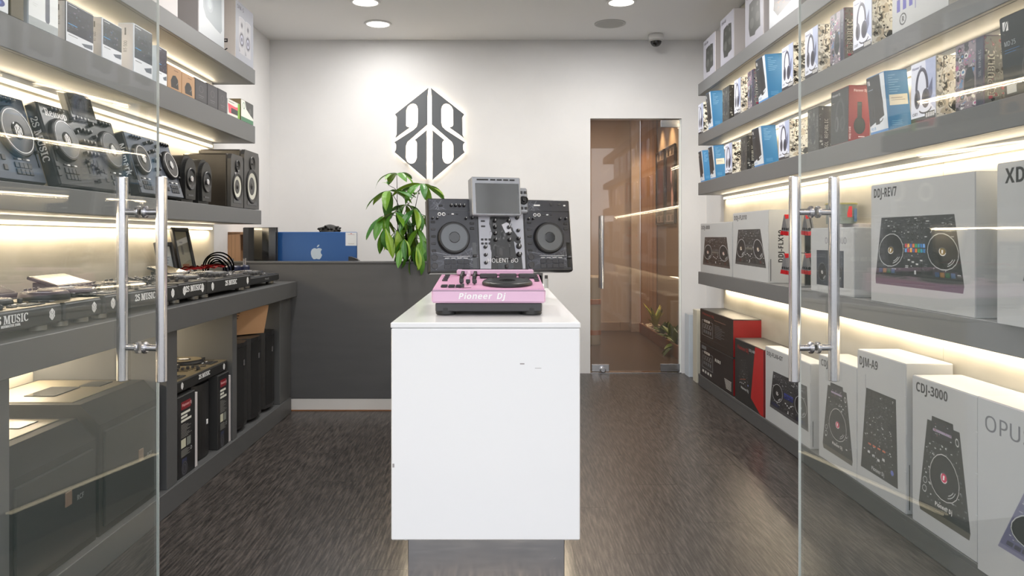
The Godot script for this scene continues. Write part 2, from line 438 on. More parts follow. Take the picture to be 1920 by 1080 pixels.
		if k == 0:
			tx("REPUBLIC", 46, 196, 30, Color(0.78, 0.77, 0.72), true, "Droid Sans", 0.75, true); tx("REPUBLIC", 44, 195, 26, Color(0.22, 0.2, 0.22), false, "Droid Sans", 0.86, true)
		else:
			fr(24, 0, 38, 220, Color(0.12, 0.12, 0.13)); tx("SOL REPUBLIC", 56, 214, 22, Color(0.8, 0.8, 0.76), true, "Droid Sans Mono", 0.68, true)
		T["sol_side%d" % k] = done()
	# large white cartons ---------------------------------------------------
	var rgbpads := [Color(0.75, 0.25, 0.3), Color(0.85, 0.45, 0.2), Color(0.2, 0.45, 0.7), Color(0.9, 0.65, 0.3), Color(0.2, 0.6, 0.35), Color(0.4, 0.6, 0.85), Color(0.3, 0.35, 0.6), Color(0.15, 0.55, 0.65)]
	var blu := [Color(0.15, 0.2, 0.5), Color(0.2, 0.25, 0.55), Color(0.1, 0.15, 0.4)]
	var gry := [Color(0.3, 0.3, 0.3), Color(0.5, 0.2, 0.18), Color(0.4, 0.4, 0.38)]
	canvas(420, 284, WHITE); tx("DDJ-REV7", 12, 36, 21, INK, true, "Droid Sans", 0.85)
	art_controller([Vector2(52, 80), Vector2(352, 80), Vector2(386, 226), Vector2(22, 226)], rgbpads, Color(0.13, 0.14, 0.15), Color(0.45, 0.36, 0.12), 0.175); fp([Vector2(22, 226), Vector2(386, 226), Vector2(382, 240), Vector2(24, 240)], Color(0.32, 0.26, 0.32)); T.rev7 = done()
	canvas(96, 284, WHITE); tx("DDJ-REV7", 74, 214, 22, INK, true, "Droid Sans", 0.9, true); T.rev7_side = done()
	canvas(300, 260, WHITE); tx("DDJ-FLX10", 10, 32, 17, INK); art_controller([Vector2(50, 66), Vector2(238, 66), Vector2(284, 208), Vector2(22, 204)], gry, Color(0.15, 0.15, 0.15)); T.flx10 = done()
	canvas(120, 260, WHITE); tx("DDJ-FLX10", 58, 188, 18, INK, true, "Droid Sans", 0.95, true); T.flx10_side = done()
	canvas(300, 240, WHITE); tx("DDJ-800", 8, 32, 17, INK); art_controller([Vector2(46, 66), Vector2(254, 66), Vector2(284, 206), Vector2(24, 202)], gry, Color(0.18, 0.15, 0.14), Color(0.5, 0.3, 0.2)); T.ddj800 = done()
	canvas(300, 230, WHITE); tx("OMNIS-DUO", 106, 54, 22, Color(0.35, 0.36, 0.38), false, "Droid Sans", 0.85); Q = [Vector2(44, 78), Vector2(236, 78), Vector2(236, 204), Vector2(44, 204)]; qp([0, 0, 1, 0, 1, 1, 0, 1], Color(0.17, 0.19, 0.23)); qspeck(160, 0.03, 0.03, 0.94, 0.95, [Color(0.25, 0.27, 0.33), Color(0.3, 0.33, 0.4), Color(0.13, 0.14, 0.17)], 0.02); art_jog(0.22, 0.62, 0.17, 0.26, MID, MID); art_jog(0.78, 0.62, 0.17, 0.26, MID, MID); T.omnis = done()
	canvas(360, 330, WHITE); tx("XDJ-RX3", 20, 50, 30, INK, true, "Droid Sans", 0.9); art_controller([Vector2(96, 110), Vector2(330, 110), Vector2(350, 238), Vector2(64, 238)], gry, Color(0.15, 0.16, 0.18)); fe(96, 212, 10, 9, Color(0.6, 0.15, 0.15)); fe(94, 226, 10, 9, Color(0.15, 0.5, 0.3)); T.xdj = done()
	canvas(360, 330, WHITE); tx("DDJ-FLX6-GT", 10, 40, 17, INK); art_controller([Vector2(70, 96), Vector2(338, 92), Vector2(348, 268), Vector2(40, 262)], blu, Color(0.16, 0.16, 0.17), Color(0.2, 0.2, 0.2), 0.155); T.flx6 = done()
	for k in 2:
		canvas(260, 370, WHITE); tx("CDJ-3000", 14, 42, 23, INK)
		art_player([Vector2(66, 96), Vector2(196, 96), Vector2(236, 316), Vector2(28, 316)]); fp([Vector2(28, 316), Vector2(236, 316), Vector2(232, 332), Vector2(34, 332)], Color(0.3, 0.29, 0.25)); T["cdj%d" % k] = done()
	canvas(260, 360, WHITE); tx("DJM-A9", 10, 44, 22, INK); art_mixer([Vector2(52, 94), Vector2(212, 94), Vector2(222, 312), Vector2(20, 312)]); ln(Vector2(48, 60), Vector2(48, 100), 2, MID); T.djm = done()
	canvas(400, 330, WHITE); tx("OPUS-QUAD", 16, 66, 30, Color(0.33, 0.34, 0.36), false, "Droid Sans", 1.05); art_controller([Vector2(110, 140), Vector2(350, 140), Vector2(380, 262), Vector2(50, 262)], [Color(0.4, 0.4, 0.5)], Color(0.34, 0.34, 0.46), Color(0.6, 0.6, 0.7)); T.opus = done()
	for k in 2:
		canvas(160, 220, Color(0.57, 0.57, 0.61)); tx(["VM-50", "DM-40"][k], 12, 28, 13, INK); var g := Color(0.2, 0.21, 0.2)
		fp([Vector2(38, 54), Vector2(84, 46), Vector2(90, 56), Vector2(96, 46), Vector2(132, 54), Vector2(136, 178), Vector2(96, 184), Vector2(88, 196), Vector2(44, 190), Vector2(32, 150)], g)
		fe(62, 140, 18, 22, g.lightened(0.12)); fe(112, 130, 16, 20, g.lightened(0.1)); fe(64, 82, 9, 9, g.lightened(0.14)); fe(112, 78, 9, 9, g.lightened(0.14)); T["monitor%d" % k] = done()
	canvas(200, 200, Color(0.63, 0.64, 0.67)); fp([Vector2(40, 20), Vector2(190, 20), Vector2(196, 130), Vector2(60, 165), Vector2(30, 120)], Color(0.22, 0.2, 0.2)); scribble(60, 44, 26, 110, 130, [Color(0.6, 0.35, 0.18), Color(0.3, 0.22, 0.18), Color(0.25, 0.25, 0.27)], 10); T.orange_art = done()
	canvas(220, 160, WHITE)
	for k in 3: fr(20 + 26 * k, 84, 14, 30, Color(0.27, 0.26, 0.6))
	fr(96, 66, 3, 60, Color(0.4, 0.4, 0.6)); fr(108, 92, 46, 14, Color(0.27, 0.26, 0.6)); tx("K", 158, 106, 14, Color(0.27, 0.26, 0.6)); arc(46, 136, 13, 13, 0, TAU, 3, INK); tx("R", 41, 142, 12, INK)
	fp([Vector2(168, 76), Vector2(220, 56), Vector2(220, 112), Vector2(186, 118)], Color(0.78, 0.4, 0.38)); fp([Vector2(192, 84), Vector2(220, 72), Vector2(220, 104)], Color(0.2, 0.4, 0.6)); T.lettered = done()
	# left shelf cartons --------------------------------------------------------
	canvas(170, 240, Color(0.56, 0.57, 0.61)); tx("SRM-5", 12, 30, 15, INK, true, "Droid Sans Mono")
	for k in 2:
		var x := 56.0 + 60 * k; fr(x - 27, 60, 54, 150, Color(0.64, 0.64, 0.66)); arc(x, 66, 27, 8, PI, TAU, 2, LT, 8); fe(x, 90, 12, 15, Color(0.56, 0.56, 0.58)); fe(x, 90, 7, 9, Color(0.32, 0.32, 0.36)); fe(x, 150, 23, 33, Color(0.54, 0.54, 0.57)); fe(x, 150, 18, 27, Color(0.25, 0.25, 0.28)); fe(x, 150, 14, 20, Color(0.62, 0.63, 0.7)); fe(x, 150, 6, 9, Color(0.3, 0.3, 0.34)); fp([Vector2(x - 25, 186), Vector2(x - 16, 206), Vector2(x - 25, 206)], MID)
	T.studio_pair = done()
	canvas(150, 240, Color(0.56, 0.58, 0.6)); fp([Vector2(22, 0), Vector2(132, 0), Vector2(136, 176), Vector2(126, 192), Vector2(96, 186), Vector2(40, 168), Vector2(24, 140)], Color(0.36, 0.4, 0.43)); fe(62, 110, 20, 30, Color(0.42, 0.46, 0.5)); fe(62, 110, 12, 18, Color(0.5, 0.54, 0.57)); fe(62, 52, 11, 14, Color(0.44, 0.48, 0.5)); T.monitor_grey = done()
	canvas(120, 240, Color(0.78, 0.75, 0.73))
	for k in 3: fr(66 + 18 * (k % 2), 164 + 20 * (k / 2), 13, 15, INK); fr(69 + 18 * (k % 2), 168 + 20 * (k / 2), 7, 6, Color(0.7, 0.68, 0.67))
	ln(Vector2(84, 214), Vector2(96, 204), 4, INK); fr(66, 200, 10, 4, INK); T.icons_side = done()
	for k in 4:
		canvas(120, 200, Color(0.8, 0.82, 0.85)); var h: int = [150, 130, 138, 132][k]
		fr(4, 2, 116, h, [Color(0.13, 0.14, 0.19), Color(0.15, 0.18, 0.2), Color(0.14, 0.17, 0.2), Color(0.17, 0.15, 0.2)][k])
		scribble(60, 10, 16, 112, h - 10, [Color(0.22, 0.26, 0.32), Color(0.3, 0.36, 0.42), Color(0.15, 0.3, 0.45), Color(0.4, 0.35, 0.42), Color(0.12, 0.12, 0.15)], 6)
		fr(8, h * 0.7, 40, 3, Color(0.2, 0.6, 0.85)); fr(10, 10, 36, 3, Color(0.75, 0.78, 0.8))
		fr(10, h + 12, 40, 3, MID); fp([Vector2(66, h + 30), Vector2(116, h + 14), Vector2(116, h + 40), Vector2(80, h + 42)], Color(0.35, 0.38, 0.42)); T["gear%d" % k] = done()
	canvas(50, 200, Color(0.74, 0.74, 0.76)); tx("RT-500", 30, 120, 11, MID, false, "Droid Sans", 1.0, true); fr(22, 18, 5, 30, MID); T.gear_side = done()
	canvas(110, 130, Color(0.63, 0.5, 0.38)); fp([Vector2(28, 122), Vector2(24, 84), Vector2(40, 52), Vector2(62, 46), Vector2(82, 66), Vector2(88, 122)], Color(0.17, 0.17, 0.18)); ln(Vector2(70, 100), Vector2(82, 82), 2, WHITE); fr(50, 16, 34, 4, Color(0.4, 0.28, 0.2)); T.kraft = done()
	canvas(90, 130, Color(0.2, 0.2, 0.22)); fr(8, 10, 74, 110, Color(0.23, 0.23, 0.25)); arc(45, 52, 15, 20, 0, TAU, 3, Color(0.36, 0.36, 0.38)); fr(24, 92, 42, 4, Color(0.4, 0.4, 0.42)); fr(30, 104, 30, 3, MID); T.small_dark = done()
	canvas(110, 110, Color(0.8, 0.8, 0.78)); fp([Vector2(0, 30), Vector2(70, 36), Vector2(110, 24), Vector2(110, 90), Vector2(10, 96)], Color(0.8, 0.3, 0.36)); fr(30, 54, 66, 38, Color(0.15, 0.16, 0.17)); fr(90, 0, 20, 110, Color(0.42, 0.62, 0.16)); fr(8, 12, 50, 5, MID); T.pink_box = done()
	canvas(120, 120, Color(0.82, 0.83, 0.8)); fp([Vector2(36, 0), Vector2(120, 0), Vector2(120, 84), Vector2(92, 70), Vector2(50, 44)], Color(0.2, 0.21, 0.21)); fe(88, 48, 12, 18, Color(0.32, 0.33, 0.33)); fr(0, 96, 120, 24, Color(0.2, 0.42, 0.3)); arc(26, 30, 10, 18, 0, TAU, 4, Color(0.35, 0.5, 0.4)); T.green_box = done()
	canvas(130, 220, Color(0.83, 0.85, 0.86)); fr(72, 20, 20, 150, Color(0.36, 0.38, 0.42)); fe(82, 170, 10, 18, Color(0.36, 0.38, 0.42)); fr(0, 185, 130, 35, Color(0.6, 0.63, 0.64)); fr(18, 126, 22, 2, LT); fr(18, 134, 16, 2, LT); T.mic_box = done()
	canvas(120, 220, Color(0.84, 0.87, 0.89)); fe(70, 160, 36, 36, Color(0.16, 0.22, 0.5)); fe(70, 160, 22, 22, Color(0.3, 0.4, 0.68)); fr(20, 24, 60, 8, MID); T.blue_circle = done()
	# black speaker cartons ------------------------------------------------------
	canvas(110, 260, Color(0.1, 0.105, 0.11)); fr(20, 18, 62, 26, Color(0.45, 0.08, 0.12)); tx("Pioneer Dj", 26, 35, 9, Color(0.85, 0.7, 0.7))
	for k in 3: fr(20, 52 + 12 * k, [58, 40, 66][k], 8, Color(0.78, 0.78, 0.74))
	for k in 9: fr(20, 92 + 5 * k, 30 + (k * 17) % 40, 2, Color(0.5, 0.5, 0.48))
	fr(20, 140, 30, 28, Color(0.7, 0.7, 0.62)); fr(56, 140, 26, 28, Color(0.42, 0.44, 0.42))
	for k in 6: fr(20, 174 + 4 * k, 40 + (k * 13) % 24, 2, Color(0.5, 0.5, 0.48))
	arc(84, 182, 5, 5, 0, TAU, 2, WHITE, 10); fr(26, 204, 30, 48, Color(0.18, 0.2, 0.3)); fe(42, 236, 20, 24, Color(0.18, 0.18, 0.2)); arc(42, 236, 16, 20, 0, TAU, 1.5, MID); arc(42, 236, 9, 11, 0, TAU, 1.5, MID); T.spk_carton = done()
	canvas(260, 210, Color(0.14, 0.11, 0.1)); tx("Pioneer Dj", 20, 32, 14, Color(0.55, 0.12, 0.1)); arc(0, 0, 1, 1, 0, 1, 1, INK, 2)
	for r in [[18, 66, 90, 100]]:
		ln(Vector2(18, 66), Vector2(108, 66), 1.5, LT); ln(Vector2(108, 66), Vector2(108, 160), 1.5, LT); ln(Vector2(18, 160), Vector2(108, 160), 1.5, LT); ln(Vector2(18, 66), Vector2(18, 160), 1.5, LT)
	fr(36, 60, 48, 14, Color(0.75, 0.72, 0.68)); tx("VM-70", 40, 71, 8, INK)
	for k in 4: arc(36 + 18 * k, 100, 8, 14, 0, TAU, 1.5, LT, 12); fr(30 + 18 * k, 124, 12, 20, MID)
	for k in 8: fr(124, 70 + 10 * k, 40 + (k * 19) % 40, 3, MID)
	fr(18, 172, 200, 1, MID); fr(120, 40, 90, 6, Color(0.4, 0.3, 0.26)); T.mon_carton = done()
	canvas(260, 210, Color(0.12, 0.1, 0.1)); fr(14, 12, 40, 22, MID)
	ln(Vector2(18, 50), Vector2(108, 50), 1.5, LT); ln(Vector2(108, 50), Vector2(108, 150), 1.5, LT); ln(Vector2(18, 150), Vector2(108, 150), 1.5, LT); ln(Vector2(18, 50), Vector2(18, 150), 1.5, LT)
	fr(36, 44, 48, 14, Color(0.75, 0.72, 0.68)); tx("VM-70", 40, 55, 8, INK)
	for k in 4: arc(36 + 18 * k, 84, 8, 14, 0, TAU, 1.5, LT, 12); fr(30 + 18 * k, 108, 12, 20, MID); fr(20 + 22 * k, 166, 14, 16, Color(0.7, 0.7, 0.68))
	for k in 4: fr(128 + 12 * k, 54, 6, 18, Color(0.8, 0.8, 0.78))
	for k in 7: fr(200 + 2 * k, 138 + 8 * k, 50 - 2 * k, 4, Color(0.72, 0.72, 0.7))
	T.mon_carton2 = done()
	canvas(260, 240, Color(0.11, 0.115, 0.115)); fp([Vector2(188, 0), Vector2(260, 0), Vector2(260, 240), Vector2(232, 240), Vector2(150, 200)], Color(0.62, 0.06, 0.07)); tx("Pioneer Dj", 24, 36, 15, Color(0.55, 0.1, 0.1)); tx("DDJ-400", 134, 30, 10, WHITE)
	art_mixer([Vector2(52, 70), Vector2(110, 60), Vector2(146, 172), Vector2(22, 200)]); T.red_carton = done()
	# pictures and small prints ----------------------------------------------------
	canvas(90, 150, Color(0.62, 0.59, 0.5)); fr(30, 30, 22, 4, Color(0.35, 0.3, 0.25)); fr(34, 42, 14, 26, Color(0.44, 0.4, 0.33)); fr(24, 96, 46, 40, Color(0.6, 0.36, 0.2))
	for k in 3: fr(26, 106 + 9 * k, 42, 2, Color(0.45, 0.25, 0.15))
	T.diploma = done()
	canvas(90, 120, Color(0.75, 0.75, 0.7))
	for k in 8: fr(20, 24 + 9 * k, 30 + (k * 23) % 30, 2, Color(0.35, 0.36, 0.35))
	fr(36, 8, 20, 8, INK); T.certificate = done()
	for k in 2:
		canvas(120, 400, Color(0.16, 0.12, 0.12)); fr(0, 0, 120, 44, Color(0.55, 0.5, 0.45)); fr(20, 4, 26, 36, INK); fr(70, 4, 30, 36, Color(0.25, 0.22, 0.2)); fr(0, 360, 120, 40, Color(0.5, 0.45, 0.42)); fr(24, 364, 30, 30, INK); fr(80, 364, 26, 30, Color(0.2, 0.18, 0.18))
		if k == 1: fp([Vector2(70, 90), Vector2(84, 120), Vector2(80, 200), Vector2(64, 170)], Color(0.7, 0.55, 0.55)); fp([Vector2(86, 210), Vector2(104, 260), Vector2(96, 340), Vector2(78, 320), Vector2(74, 250)], Color(0.75, 0.6, 0.58))
		else: fp([Vector2(40, 90), Vector2(84, 70), Vector2(100, 330), Vector2(30, 300)], Color(0.28, 0.18, 0.2))
		T["poster%d" % k] = done()
	canvas(90, 120, Color(0.86, 0.87, 0.88)); fr(38, 8, 14, 5, Color(0.7, 0.3, 0.3)); fr(18, 18, 54, 3, Color(0.7, 0.5, 0.5)); fr(20, 100, 50, 3, Color(0.6, 0.55, 0.55)); fr(26, 108, 38, 2, LT); T.sticker = done()
	for k in 2:   # sleeve of smoke artwork on the large standing controller
		canvas(256, 160, [Color(0.17, 0.175, 0.2), Color(0.66, 0.67, 0.7)][k])
		if k == 0:
			for i in 60: ln(Vector2(rng.randf() * 256, 105 + rng.randf() * 55), Vector2(rng.randf() * 256, 100 + rng.randf() * 60), rng.randf() * 2.0, Color(0.3, 0.31, 0.35) if i % 3 else Color(0.5, 0.51, 0.54))
		else:
			var fig := [[70, 22], [120, 10], [165, 20], [185, 44], [170, 60], [196, 66], [236, 92], [230, 104], [196, 92], [204, 122], [236, 128], [240, 160], [60, 160], [66, 120], [58, 96], [74, 74], [60, 50]]
			var pts := []
			for q in fig: pts.append(Vector2(q[0], q[1]))
			fp(pts, Color(0.17, 0.17, 0.17)); scribble(46, 66, 14, 190, 120, [Color(0.25, 0.25, 0.25), Color(0.12, 0.12, 0.12), Color(0.4, 0.4, 0.4)], 12); fp([Vector2(130, 52), Vector2(168, 44), Vector2(188, 70), Vector2(150, 72)], Color(0.8, 0.8, 0.82))
			for r in 5: ln(Vector2(92, 136 + 5 * r), Vector2(150, 136 + 5 * r), 1.2, Color(0.45, 0.45, 0.4))
		T["smoke%d" % k] = done()
	# wood grain for the dark floor planks ----------------------------------------------
	var n1 := FastNoiseLite.new(); n1.seed = 11; n1.frequency = 0.012; n1.fractal_octaves = 3
	var n2 := FastNoiseLite.new(); n2.seed = 5; n2.frequency = 0.06; n2.fractal_octaves = 3
	for k in 3:
		cv = Image.create(160, 960, false, Image.FORMAT_RGB8)
		for y in 960:
			for x in 160:
				var w := n1.get_noise_2d(x * 2.2 + 900 * k, y * 0.28)
				var ring := pow(absf(sin((x * 0.09 + w * 15.0) * 1.6)), 0.6)
				var fine := n2.get_noise_2d(x * 1.7, y * 0.13 + 3000 * k)
				var v := 0.76 + 0.3 * ring + 0.72 * fine
				cv.set_pixel(x, y, Color(0.232 * v, 0.214 * v, 0.203 * v))
		T["plank%d" % k] = ImageTexture.create_from_image(cv)
	canvas(256, 256, Color(0.68, 0.53, 0.4))
	for k in 90: fr(rng.randf() * 256, 0, rng.randf_range(1, 5), 256, Color(0.68, 0.53, 0.4).darkened(rng.randf() * 0.12))
	T.oak = done()

# ================================================================ scene
func _ready() -> void:
	# ---- camera, sky, exposure
	var cam := Camera3D.new(); cam.name = "camera"; add_child(cam)
	cam.projection = Camera3D.PROJECTION_FRUSTUM
	cam.near = 0.1; cam.far = 60.0
	cam.size = 0.1 * 1080.0 / 1450.0
	cam.frustum_offset = Vector2(22.0, -94.0) * 0.1 / 1450.0
	cam.position = Vector3(0, EYE, 0); cam.current = true
	var we := WorldEnvironment.new(); we.name = "environment"; add_child(we)
	var env := Environment.new(); we.environment = env
	env.background_mode = Environment.BG_SKY
	var sm := ProceduralSkyMaterial.new()
	sm.sky_top_color = Color(0.92, 0.93, 0.95); sm.sky_horizon_color = Color(0.95, 0.955, 0.96); sm.ground_bottom_color = Color(0.5, 0.5, 0.5); sm.ground_horizon_color = Color(0.7, 0.7, 0.7)
	env.sky = Sky.new(); env.sky.sky_material = sm
	env.background_energy_multiplier = SKY_E
	env.tonemap_mode = Environment.TONE_MAPPER_LINEAR
	env.tonemap_exposure = EXPO
	env.sdfgi_enabled = true; env.ssao_enabled = true; env.ssil_enabled = true
	rng.seed = 42
	# ---- long LED strips under the shelves (their glowing meshes are parts of the shelves)
	for s in LED:
		strip_light(s[0], s[1], s[2], s[3], s[4])
	setup_materials()
	make_art()
	room()
	shelving()
	entrance()
	plinth()
	desk()
	right_goods()
	left_goods()
	decks()
	corridor()

const SKY_E := 2.75
const EXPO := 1.0
const WARM := Color(1.0, 0.92, 0.79)
# x, height, nearest depth, farthest depth, energy
const LED := [[-1.865, 2.094, 1.6, 5.0, 1.15], [-1.865, 1.707, 1.6, 5.0, 1.15], [-1.865, 1.176, 1.6, 5.0, 1.3], [-1.84, 0.713, 1.6, 4.65, 3.5],
	[1.672, 2.163, 1.6, 5.78, 1.0], [1.672, 1.787, 1.6, 5.78, 1.0], [1.672, 1.411, 1.6, 5.78, 1.15], [1.672, 0.741, 1.6, 5.78, 1.0]]

func strip_light(x: float, y: float, d0: float, d1: float, e: float) -> void:
	var l := AreaLight3D.new(); l.name = "led_light"; add_child(l, true)
	l.area_size = Vector2(d1 - d0, 0.012); l.light_color = WARM; l.light_energy = e
	l.position = P(x, y - 0.012, (d0 + d1) / 2.0)
	l.basis = Basis.looking_at(Vector3.DOWN, Vector3(signf(x), 0, 0))
	l.shadow_enabled = true
	# the other face of the corner profile shines out under the board
	var u := AreaLight3D.new(); u.name = "led_light"; add_child(u, true)
	u.area_size = Vector2(d1 - d0, 0.012); u.light_color = WARM; u.light_energy = e * 0.36; u.shadow_enabled = true
	u.position = P(x - signf(x) * 0.013, y + 0.002, (d0 + d1) / 2.0)
	u.basis = Basis.looking_at(Vector3(-signf(x), 0.45, 0).normalized(), Vector3.UP)

func setup_materials() -> void:
	var wn := noise_tex(0.01, Color(0.97, 0.97, 0.97), Color(1, 1, 1))
	var w := mat("white_wall", Color(0.85, 0.85, 0.855), 0.7, 0, 0.3); w.albedo_texture = wn; w.uv1_triplanar = true; w.uv1_world_triplanar = true; w.uv1_scale = Vector3.ONE * 0.5
	mat("ceiling_paint", Color(0.89, 0.89, 0.89), 0.8, 0, 0.3)
	mat("shelf_grey", Color(0.385, 0.39, 0.395), 0.5, 0, 0.4)
	mat("counter_grey", Color(0.3, 0.303, 0.305), 0.45, 0, 0.4)
	var dn := noise_tex(0.02, Color(0.95, 0.95, 0.95), Color(1, 1, 1), 256, 3, 4)
	var d := mat("desk_grey", Color(0.33, 0.33, 0.335), 0.38, 0, 0.4); d.albedo_texture = dn; d.uv1_triplanar = true; d.uv1_world_triplanar = true; d.uv1_scale = Vector3(0.4, 2.0, 0.4)
	var bp := mat("back_panel", Color(0.78, 0.76, 0.71), 0.45, 0, 0.4); bp.albedo_texture = noise_tex(0.012, Color(0.86, 0.86, 0.85), Color(1, 1, 1), 256, 4, 8); bp.uv1_triplanar = true; bp.uv1_world_triplanar = true; bp.uv1_scale = Vector3(0.5, 1.2, 0.5)
	mat("gloss_white", Color(0.90, 0.90, 0.905), 0.16, 0, 0.5)
	mat("skirting_white", Color(0.8, 0.79, 0.78), 0.5)
	var st := mat("brushed_steel", Color(0.74, 0.74, 0.75), 0.28, 1.0)
	st.roughness_texture = noise_tex(0.05, Color(0.6, 0.6, 0.6), Color(1, 1, 1), 128, 3, 3); st.uv1_triplanar = true; st.uv1_scale = Vector3(1, 8, 1)
	mat("steel", Color(0.78, 0.78, 0.8), 0.2, 1.0)
	mat("dark_steel", Color(0.35, 0.34, 0.32), 0.3, 1.0)
	mat("black", Color(0.1, 0.1, 0.105), 0.4, 0, 0.5)
	mat("black_gloss", Color(0.05, 0.05, 0.055), 0.1, 0, 0.6)
	mat("black_matte", Color(0.085, 0.085, 0.09), 0.75, 0, 0.4)
	mat("rubber", Color(0.09, 0.09, 0.09), 0.8, 0, 0.3)
	mat("charcoal", Color(0.2, 0.2, 0.21), 0.4)
	mat("white_print", Color(0.88, 0.88, 0.88), 0.5)
	mat("white_card", Color(0.66, 0.67, 0.68), 0.45, 0, 0.4)
	mat("lilac_card", Color(0.72, 0.705, 0.71), 0.5, 0, 0.4)
	var g := mat("glass", Color(0.52, 0.6, 0.58, 0.045), 0.02, 0, 0.42); g.transparency = BaseMaterial3D.TRANSPARENCY_ALPHA
	var g2 := mat("door_glass", Color(0.58, 0.52, 0.48, 0.07), 0.02, 0, 0.5); g2.transparency = BaseMaterial3D.TRANSPARENCY_ALPHA
	mat("glass_edge", Color(0.86, 0.88, 0.87), 0.3, 0, 0.6)
	glow("led_glow", Color(1.0, 0.93, 0.78), 2.6)
	glow("lamp_glow", Color(1.0, 0.98, 0.94), 3.0)
	mat("lamp_ring", Color(0.85, 0.85, 0.85), 0.4)
	tmat("oak", T.get("oak"), 0.5)

